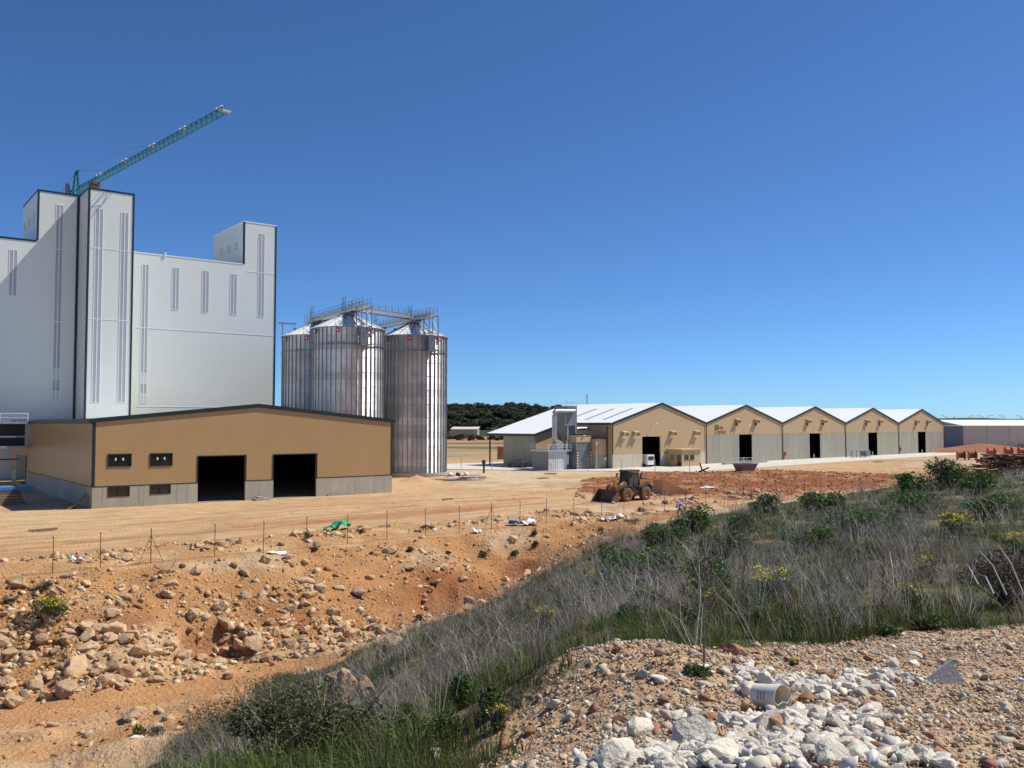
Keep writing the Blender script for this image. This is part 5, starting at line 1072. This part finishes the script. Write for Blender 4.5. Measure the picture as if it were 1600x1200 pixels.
for k in range(260):
    o = bpy.data.objects.new('pole', PM[k%3]); COL.objects.link(o); o.parent = pl; lay = random.random()**1.3; zz = lay*3.1
    o.location = (random.uniform(-6.5,14)*(1-.25*lay), random.uniform(-2.6,2.6)*(1-lay*.6), .12+zz); o.rotation_euler = (0, random.uniform(-.12,.12), random.uniform(-.35,.35)+ (math.pi/2 if k%5==0 else 0))
for i,(u,hh,arm) in enumerate(((1480,648,-1),(1491,650,0),(1514,648,1),(1536,648,-1),(1544,647,1),(1569,648,-1),(1597,648,-1))):
    p = at(u,662,420); t = thing('street_lamp','thin tall street lamp on the horizon beyond the far hall','street lamp',(p.x,420,-.5),0,'street lamps on the horizon'); z_ = at(u,hh,420).z
    m_ = MB(); m_.tube([(0,0,0),(0,0,z_-.8)]+([(arm*.5,0,z_-.2),(arm*2.2,0,z_)] if arm else [(0,0,z_)]),.11,5); m_.build('pole', M_STEEL, t)
    m_ = MB(); m_.box((arm*2.2-.4,-.15,z_-.05),(arm*2.2+.4,.15,z_+.12)); m_.build('lamp_head', M_STEEL, t)
hb = thing('farm_building', 'low pale farm building below the wooded hill', 'building', (at(705,672,470).x,470,-.5), R(-5))
m_ = MB(); m_.box((0,0,0),(14,8,5.2)); m_.build('wall', M_CONC2, hb); m_ = MB(); m_.hexa([(-.4,-.4,5.2),(14.4,-.4,5.2),(14.4,8.4,6.4),(-.4,8.4,6.4),(-.4,-.4,5.4),(14.4,-.4,5.4),(14.4,8.4,6.6),(-.4,8.4,6.6)]); m_.build('roof', M_APRON, hb)
wsm = thing('white_hut', 'tiny white hut beside the lean-to canopy in the fields', 'hut', (at(799,692,300).x,300,0), 0); m_ = MB(); m_.box((-.9,0,0),(1.2,2,2.9)); m_.build('wall', M_WPAINT, wsm); m_ = MB(); m_.box((-.2,-.03,.3),(.4,-.003,2.3)); m_.build('door', M_BLACK, wsm)
# ------------------------------------------------------------------ foliage helpers
def leaves(cx, rad, n, size, cols, shell=.55, seed=0, flat=.8, up=.3, lob=9):
    """leaf faces in clumps filling an ellipsoid: returns V,F,C"""
    rg = np.random.default_rng(seed); d = rg.normal(size=(lob,3)); d /= np.linalg.norm(d,axis=1)[:,None]; lc = d*rg.uniform(.3,.72,(lob,1)); lr = rg.uniform(.28,.5,lob)
    k = rg.integers(0,lob,n); o = rg.normal(size=(n,3)); o /= np.linalg.norm(o,axis=1)[:,None]; P = lc[k]+o*(lr[k]*rg.uniform(shell,1.,n)**.6)[:,None]
    P = P*np.array(rad)+np.array(cx); a = rg.normal(size=(n,3)); a[:,2] = a[:,2]*.6+up; a /= np.linalg.norm(a,axis=1)[:,None]
    b = np.cross(a, rg.normal(size=(n,3))); b /= np.linalg.norm(b,axis=1)[:,None]; s = size*rg.uniform(.6,1.3,n)[:,None]
    V = np.stack([P-a*s, P+b*s*flat*.5, P+a*s, P-b*s*flat*.5],1).reshape(-1,3); F = np.arange(n*4).reshape(n,4)
    cl = np.array(cols)[rg.integers(0,len(cols),lob)][k]*(rg.uniform(.7,1.3,(n,1))); return V, F, np.repeat(cl,4,axis=0)
def merge(parts):
    V=[];F=[];C=[];o=0
    for v,f,c in parts: V.append(v); F.append(f+o); C.append(c); o += len(v)
    return np.concatenate(V), np.concatenate(F), np.concatenate(C)
M_FLOWER = mat('yellow_petal', (.6,.5,.03), .6, var=.1, scale=5, attr='Col', trans=.2)
GRN = [(.06,.10,.025),(.075,.125,.03),(.045,.08,.022),(.09,.13,.04)]
PINE = [(.06,.076,.036),(.072,.088,.043),(.048,.062,.03),(.085,.098,.05)]
# trees on the hill
TP = []
for k in range(5):
    V,F,C = merge([leaves((0,0,2.6),(3.,3.,2.7),640,.55,PINE,.6,k,lob=8)])
    o = soup('pine_tree', V, F, C, M_LEAF, kind=None); me = o.data; bpy.data.objects.remove(o)
    bm = bmesh.new(); bm.from_mesh(me); r0 = bmesh.ops.create_cone(bm, segments=6, radius1=.25, radius2=.12, depth=3.4, matrix=Matrix.Translation((0,0,1.5))); 
    for f in {f for v in r0['verts'] for f in v.link_faces}: f.material_index = 1
    bm.to_mesh(me); bm.free(); me.materials.append(M_TWIG); TP.append(me)
xs = RNG.uniform(-95, 45, 300); ys = 520+RNG.random(300)**.8*190
for x,y in zip(xs,ys):
    if len([1 for o in ()]) : pass
    o = bpy.data.objects.new('pine_tree', TP[random.randrange(5)]); COL.objects.link(o); s = random.uniform(.85,1.4); o.scale = (s*1.45,s*1.45,s); o.rotation_euler.z = random.uniform(0,6.28); o.location = (x,y,float(hillz(np.array([x]),np.array([y]))[0])-.8)
    tag(o, 'dark evergreen tree in the wood on the hillside', 'tree', 'trees on the wooded hill')
    if len([1 for q in bpy.data.objects if False]): break
for k in range(26):
    u = random.uniform(690,850); Y_ = random.uniform(400,480); p = at(u,664,Y_); o = bpy.data.objects.new('field_bush', TP[k%5]); COL.objects.link(o); s = random.uniform(.35,.75); o.scale = (s*1.5,s*1.5,s); o.location = (p.x,Y_,-1.4*s); tag(o,'dark round bush in the fields below the wooded hill','bush','bushes in the fields')
p = at(1557,661,600); o = bpy.data.objects.new('lone_tree', TP[2]); COL.objects.link(o); o.location = (p.x,600,3.); o.scale = (1.7,1.7,1.3); tag(o,'lone round tree on the horizon behind the far hall','tree')
# shrubs and flowering plants
def shrub(name, label, cat, u, v, w, h, n, size, cols, y0=12., group=None, flowers=0, seed=0, p=None, twigs=14, px=False, fs=.55):
    p = p or hit(u, v, y0); 
    if px: k_ = p.y/FPX; w, h, size = w*k_, h*k_, max(.014, size*k_)
    t = thing(name, label, cat, p-Vector((0,0,.05)), 0, group); rg = random.Random(seed+int(u))
    m_ = MB()
    for k in range(twigs):
        a = rg.uniform(0,6.28); r = rg.uniform(.2,.85); top_ = Vector((math.cos(a)*r*w/2, math.sin(a)*r*w/2, h*rg.uniform(.6,1.05))); mid = top_*.5+Vector((rg.uniform(-.1,.1)*w,rg.uniform(-.1,.1)*w,0)); rr = .012+.006*h
        m_.tube([(0,0,0),mid,top_],[rr,rr*.7,rr*.3],4,False)
    m_.build('stems', M_TWIG, t, fix=False)
    V,F,C = leaves((0,0,h*.52),(w/2,w/2,h*.56),n,size,cols,.35,seed+int(u*3+v),lob=12); soup('foliage', V, F, C, M_LEAF, kind=None, parent=t)
    if flowers:
        V,F,C = leaves((0,0,h*.88),(w*.55,w*.55,h*.30),flowers,size*fs,[(.62,.50,.02),(.55,.47,.03),(.66,.56,.05)],.2,seed+5,lob=10); soup('flowers', V, F, C, M_FLOWER, kind='stuff', parent=t)
    return t
shrub('green_shrub','large green leafy shrub on the grassy rise before the drums','shrub',1482,762,3.4,2.2,2600,.10,GRN,30.,seed=1); shrub('green_shrub','low bright green shrub beside the large leafy shrub','shrub',1428,768,3.2,1.2,1700,.10,[(.06,.12,.02),(.07,.14,.03)],30.,seed=2)
OLV = [(.11,.115,.05),(.14,.135,.06),(.09,.10,.045),(.16,.145,.07)]
for k,(u,v,w,h,lab) in enumerate(((400,1165,3.4,1.7,'big olive green bush at the bottom of the bank'),(445,1135,2.6,1.3,'olive bush beside the tall pale boulder'),(320,1185,2.6,1.2,'low olive bush at the edge of the sandy ground'),(490,1200,1.9,.9,'olive bush nearest the gravel mound on the bank'),(440,1090,2.4,1.0,'olive bush at the crest above the track'))): shrub('olive_bush',lab,'bush',u,v,w,h,9500,.028,OLV,8.,seed=10+k,twigs=26)
for k,(u,v,w,h,n,lab) in enumerate(((1020,908,140,66,2600,'dark green leafy clump beside the dry grass'),(1040,872,110,55,1900,'dark green clump above the small bare patch'),(1350,838,125,50,2300,'dark green clump left of the yellow flowered bush'),(1195,803,70,30,900,'green clump on the crest beyond the grey stems'),(720,1110,60,70,1200,'green leafy weed in the dry grass slope'),(765,1125,50,60,900,'tall green weed on the grass slope'),(1090,1052,62,26,600,'dark rosette weed below the brown stalk'),(640,1135,70,45,900,'green weed patch beside the pale boulders'),(1150,835,70,35,900,'green weed patch in the grey stems'),(690,1165,80,60,1200,'green weed at the mound foot'),(985,975,60,35,800,'green weed on the slope edge above the gravel'),(1390,993,60,26,700,'low green tuft at the gravel edge'),(1110,940,120,70,2000,'broad green weed clump behind the orange boulder'),(600,1190,80,50,1200,'green weed under the olive bushes'),(1250,1000,70,40,900,'green tuft behind the white rocks'),(1080,990,60,45,900,'green weed beside the brown stalk'),(900,960,60,40,900,'green weed amid the grey stems of the slope'),(960,890,80,45,1200,'bushy green weed above the slope crest'),(1130,870,100,45,1500,'leafy green weed mass amid the grey stems'),(1260,860,90,40,1300,'leafy weed before the dark green clump'),(1080,830,80,40,1100,'green weed on the crest near the fence line'),(1290,800,90,35,1100,'low green weed strip on the crest'),(1440,800,100,35,1200,'green weed strip left of the leafy shrub'),(1560,810,110,40,1300,'green weed strip beneath the timber pile'),(1530,770,90,35,1100,'green weed right of the large leafy shrub'),(1010,960,70,45,1000,'green weed near the small bare mound'),(1180,985,80,45,1100,'green weed left of the tall bare stalk'),(1450,985,70,30,800,'low green weed right of the bare stalk'))): shrub('green_weed',lab,'weed',u,v,w,h,int(n*1.5),3.0,[(.085,.14,.035),(.11,.17,.045),(.07,.115,.03)],6.,seed=30+k,twigs=18,px=True)
for k,(u,v,w,h,n,lab) in enumerate(((1212,938,105,50,330,'wide yellow flowered bush in the grey stems'),(1490,835,66,32,300,'yellow flowered bush right of the dark green clump'),(930,928,40,34,110,'yellow flowering weed above the bare slope'),(778,1140,38,42,130,'yellow flowering weed at the gravel mound foot'),(850,990,50,40,90,'yellow flowering weed in the dry grass slope'),(1240,1042,20,18,50,'tiny yellow flower tuft on the gravel'),(1425,950,60,40,100,'sparse yellow flowers beside the bare patch'),(1100,965,50,45,60,'sparse yellow flowers near the orange boulder'),(80,968,60,36,240,'yellow flowering broom on the rock heap'),(1590,870,60,36,160,'yellow flowering bush right of the fallen stalks'),(215,1148,30,16,60,'small yellow tuft beside the track'),(1440,905,60,36,90,'pale yellow flowers before the fallen stalks'),(930,960,50,40,60,'scattered yellow flowers on the slope crest'))): shrub('flowering_bush',lab,'flowering plant',u,v,w,h,600 if n > 100 else 300,3.0,[(.085,.12,.03),(.11,.135,.045)],5.,flowers=n,fs=.75,seed=60+k,twigs=22,px=True)
RDB = [(.10,.065,.045),(.12,.08,.055),(.08,.07,.04)]
shrub('red_brown_bush','dense reddish brown dry bush at the gravel edge','bush',1575,945,1.9,.95,3600,.03,RDB,6.,seed=90,twigs=60)
for k,(u,v,w,h) in enumerate(((65,930,1.3,.7),(15,948,.9,.6),(38,970,.9,.5),(480,845,.9,.6),(640,862,.6,.4),(836,856,.9,.5),(756,874,.9,.5),(805,872,.9,.5),(240,1150,.9,.35),(835,836,.8,.5),(990,820,1.6,.6),(1000,800,1.1,.5),(655,970,.6,.4),(700,866,.5,.3))): shrub('slope_tuft','small grey green tuft growing on the bare slope','tuft',u,v,w,h,500,.05,[(.07,.085,.04),(.10,.10,.06),(.06,.07,.035)],20.,'tufts on the bare slope',seed=110+k,twigs=8)
# ------------------------------------------------------------------ grass and dry stems
def vzone(x, y): return fuzz(VEG, x, y, 1.2, 8) & ~fuzz(GRAVEL, x, y, .5, 9)
def blades(name, n, dens, h0, h1, wd, lean, cols, x0=-16, x1=46, y0=6, y1=76, curl=.35, pw_=2.2):
    r = y0*(y1/y0)**(RNG.random(n)**(1/1.25)); t = RNG.uniform(-.62,.66,n); x = r*t; y = r
    k = vzone(x, y); x, y = x[k], y[k]; k = RNG.random(len(x)) < dens(x, y); x, y = x[k], y[k]; n = len(x)
    z = soil(x, y)[0]-.03; h = (h0+(h1-h0)*RNG.random(n)**pw_); a = RNG.uniform(0,2*np.pi,n); ln = np.abs(RNG.normal(0,lean,n)); dx, dy = np.cos(a)*ln-.10, np.sin(a)*ln
    w = wd*RNG.uniform(.6,1.4,n)*(.7+y/28.); b = RNG.uniform(0,2*np.pi,n); wx, wy = np.cos(b)*w, np.sin(b)*w
    V = np.empty((n,5,3)); cu = RNG.normal(0,curl,n)
    V[:,0] = np.c_[x-wx,y-wy,z]; V[:,1] = np.c_[x+wx,y+wy,z]
    mx = x+dx*h*.45+cu*h*.12; my = y+dy*h*.45; V[:,2] = np.c_[mx+wx*.75,my+wy*.75,z+h*.55]; V[:,3] = np.c_[mx-wx*.75,my-wy*.75,z+h*.55]; V[:,4] = np.c_[x+dx*h+cu*h*.35,y+dy*h,z+h*(1-.25*ln)]
    i = np.arange(n)[:,None]*5; F = np.concatenate([i+np.array([[0,1,2]]),i+np.array([[0,2,3]]),i+np.array([[3,2,4]])])
    C = np.repeat(pal(n, cols, .2), 5, axis=0); return soup(name, V.reshape(-1,3), F, C, M_GRASS)
def patch(s, sc, a, b): return lambda x, y: sstep(a, b, fbm(x/sc, y/sc, 3, s))
gp1 = patch(201, 4.0, .40, .55); gp2 = patch(202, 2.2, .44, .58)
def tufts(name, nt_, per, dens, h0, h1, wd, cols, spread=.10, lean=.5, y0=6, y1=76, jit=.22):
    """grass growing in tufts: blades of one tuft share height and colour"""
    r = y0*(y1/y0)**(RNG.random(nt_)**(1/1.25)); x = r*RNG.uniform(-.62,1.0,nt_); y = r
    k = vzone(x, y); x, y = x[k], y[k]; k = RNG.random(len(x)) < dens(x, y); x, y = x[k], y[k]; n0 = len(x)
    c0 = pal(n0, cols, jit)*(.5+1.0*fbm(x/2.7,y/2.7,3,209))[:,None]; hh = h0+(h1-h0)*RNG.random(n0)**1.6; sp_ = spread*(.8+y/30.)
    i0 = np.repeat(np.arange(n0), per); n = len(i0); a = RNG.uniform(0,2*np.pi,n); rr = np.abs(RNG.normal(0,1,n))
    bx = x[i0]+np.cos(a)*rr*sp_[i0]*.6; by = y[i0]+np.sin(a)*rr*sp_[i0]*.6; z = soil(bx, by)[0]-.03
    h = hh[i0]*RNG.uniform(.55,1.15,n); ln = rr*lean*.5; dx, dy = np.cos(a)*ln-.12, np.sin(a)*ln
    w = wd*RNG.uniform(.6,1.4,n)*(.6+y[i0]/24.); b = RNG.uniform(0,2*np.pi,n); wx, wy = np.cos(b)*w, np.sin(b)*w
    V = np.empty((n,5,3)); mx, my = bx+dx*h*.4, by+dy*h*.4
    V[:,0] = np.c_[bx-wx,by-wy,z]; V[:,1] = np.c_[bx+wx,by+wy,z]; V[:,2] = np.c_[mx+wx*.8,my+wy*.8,z+h*.55]; V[:,3] = np.c_[mx-wx*.8,my-wy*.8,z+h*.55]; V[:,4] = np.c_[bx+dx*h*1.2,by+dy*h*1.2,z+h*np.clip(1-.3*ln,.4,1)]
    i = np.arange(n)[:,None]*5; F = np.concatenate([i+np.array([[0,1,2]]),i+np.array([[0,2,3]]),i+np.array([[3,2,4]])])
    C = np.repeat(np.clip(c0[i0]*RNG.uniform(.8,1.2,(n,1)),.02,.8), 5, axis=0); return soup(name, V.reshape(-1,3), F, C, M_GRASS)
near_ = lambda x, y: sstep(20, 13, y)
tufts('green_grass', 30000, 11, lambda x,y: np.clip(.2+.7*gp1(x,y)+.12*near_(x,y),0,1), .07, .30, .0042, [(.065,.095,.02),(.085,.11,.028),(.05,.07,.018),(.11,.115,.035),(.13,.105,.05)], .14, 1.2)
tufts('lush_grass', 19000, 13, lambda x,y: patch(205,2.6,.48,.58)(x,y)*(1-.3*near_(x,y)), .15, .58, .0052, [(.06,.11,.02),(.08,.13,.028),(.05,.09,.02),(.10,.13,.035),(.14,.13,.05)], .18, 1.2)
tufts('dry_grass', 11500, 12, lambda x,y: (.10+.90*gp2(x,y))*(1-.6*near_(x,y)), .22, .75, .0034, [(.34,.29,.21),(.27,.225,.17),(.38,.325,.23),(.20,.16,.12),(.26,.195,.13)], .09, .6)
# grey branching dead weeds
def dead_weeds(name, n, h0, h1, cols, dens, wd=.0045, y0=8, y1=72, per=6):
    r = y0*(y1/y0)**(RNG.random(n)**(1/1.3)); t = RNG.uniform(-.5,1.0,n); x = r*t; y = r; k = vzone(x,y); x, y = x[k], y[k]; k = RNG.random(len(x)) < dens(x,y); x, y = x[k], y[k]
    n0 = len(x); h_ = (h0+(h1-h0)*RNG.random(n0)**1.4)*(.4+1.15*fbm(x/3.3,y/3.3,3,207)); c_ = pal(n0, cols, .2)*(.5+1.0*fbm(x/4.1,y/4.1,3,208))[:,None]
    i0 = np.repeat(np.arange(n0), per); n = len(i0); x = x[i0]+RNG.normal(0,.03,n); y = y[i0]+RNG.normal(0,.03,n); z = soil(x,y)[0]-.03; h = h_[i0]*RNG.uniform(.5,1.1,n); C0 = c_[i0]*RNG.uniform(.75,1.25,(n,1))
    segs0=[]; segs1=[]; w0=[]; w1=[]; ci=[]
    B = np.c_[x,y,z]; D = np.c_[RNG.normal(-.10,.42,n),RNG.normal(0,.42,n),np.ones(n)]; D /= np.linalg.norm(D,axis=1)[:,None]; M = B+D*h[:,None]*.55; T = M+(D+np.c_[RNG.normal(0,.28,(n,2)),RNG.normal(-.12,.15,n)])*h[:,None]*.5
    W = wd*(.6+y/30.); ix = np.arange(n)
    def seg(a, e, u, v, i): segs0.append(a); segs1.append(e); w0.append(u); w1.append(v); ci.append(i)
    seg(B, M, W, W*.7, ix); seg(M, T, W*.7, W*.25, ix)
    for j in range(3):
        f = RNG.uniform(0.,.9,n)[:,None]; s = M+(T-M)*f; d = D+RNG.normal(0,.6,(n,3)); d[:,2] = np.abs(d[:,2]); d /= np.linalg.norm(d,axis=1)[:,None]; seg(s, s+d*(h*RNG.uniform(.15,.38,n))[:,None], W*.5, W*.2, ix)
    A = np.concatenate(segs0); E = np.concatenate(segs1); W0 = np.concatenate(w0)[:,None]; W1 = np.concatenate(w1)[:,None]; ci = np.concatenate(ci); b = RNG.uniform(0,2*np.pi,len(A)); o = np.c_[np.cos(b),np.sin(b),0*b]
    V = np.stack([A-o*W0,A+o*W0,E+o*W1,E-o*W1],1).reshape(-1,3); F = np.arange(len(A)*4).reshape(-1,4); return soup(name, V, F, np.repeat(C0[ci],4,axis=0), M_GRASS)
dead_weeds('dead_weeds', 12000, .35, 1.5, [(.46,.42,.36),(.36,.325,.285),(.26,.225,.20),(.52,.48,.41),(.18,.145,.12)], lambda x,y: (.05+.95*patch(203,2.6,.47,.57)(x,y))*(1-.75*near_(x,y)), wd=.0042)
# tall bare stalks that stand alone
for k,(u,v,h,lx) in enumerate(((1100,1040,1.15,.02),(1300,1000,1.1,-.05),(1308,995,.9,.25),(1380,960,1.0,.03),(1160,975,1.2,.05),(1245,985,.8,-.3),(1420,930,.9,-.2),(1030,870,1.1,.1))):
    p = hit(u, v, 6.); m_ = MB(); rg = random.Random(k)
    m_.tube([(0,0,-.05),(lx*.5,.02,h*.5),(lx,.0,h)],[.012,.009,.004],5)
    for j in range(16):
        f = rg.uniform(.25,.95); a = rg.uniform(0,6.28); L_ = rg.uniform(.12,.4)*h; b0 = Vector((lx*f,0,h*f)); m_.tube([b0,b0+Vector((math.cos(a)*L_*.5,math.sin(a)*L_*.5,L_*.8))],[.005,.002],4,False)
    tag(m_.build('dead_stalk', M_TWIG if k != 2 else mat('bleached_stalk',(.42,.38,.33),.9), loc=p, fix=False),'tall dead branching stalk rising from the weeds','stalk','dead stalks in the weeds')
for k,(ua,va,ub,vb,Y) in enumerate(((1530,860,1572,914,14.),(1560,852,1600,917,14.5),(1528,897,1552,911,13.2),(1500,880,1528,898,14.),(1390,862,1398,917,16.))):
    a = at(ua,va,Y); c = at(ub,vb,Y-.6); m_ = MB(); m_.tube([a,a.lerp(c,.5)+Vector((0,0,.03)),c-Vector((0,0,.15))],[.008,.012,.015],5); tag(m_.build('fallen_stalk', MATS['bleached_stalk'], fix=False),'bleached bare stalk leaning in the weeds beside the reddish bush','stalk','bleached leaning stalks')
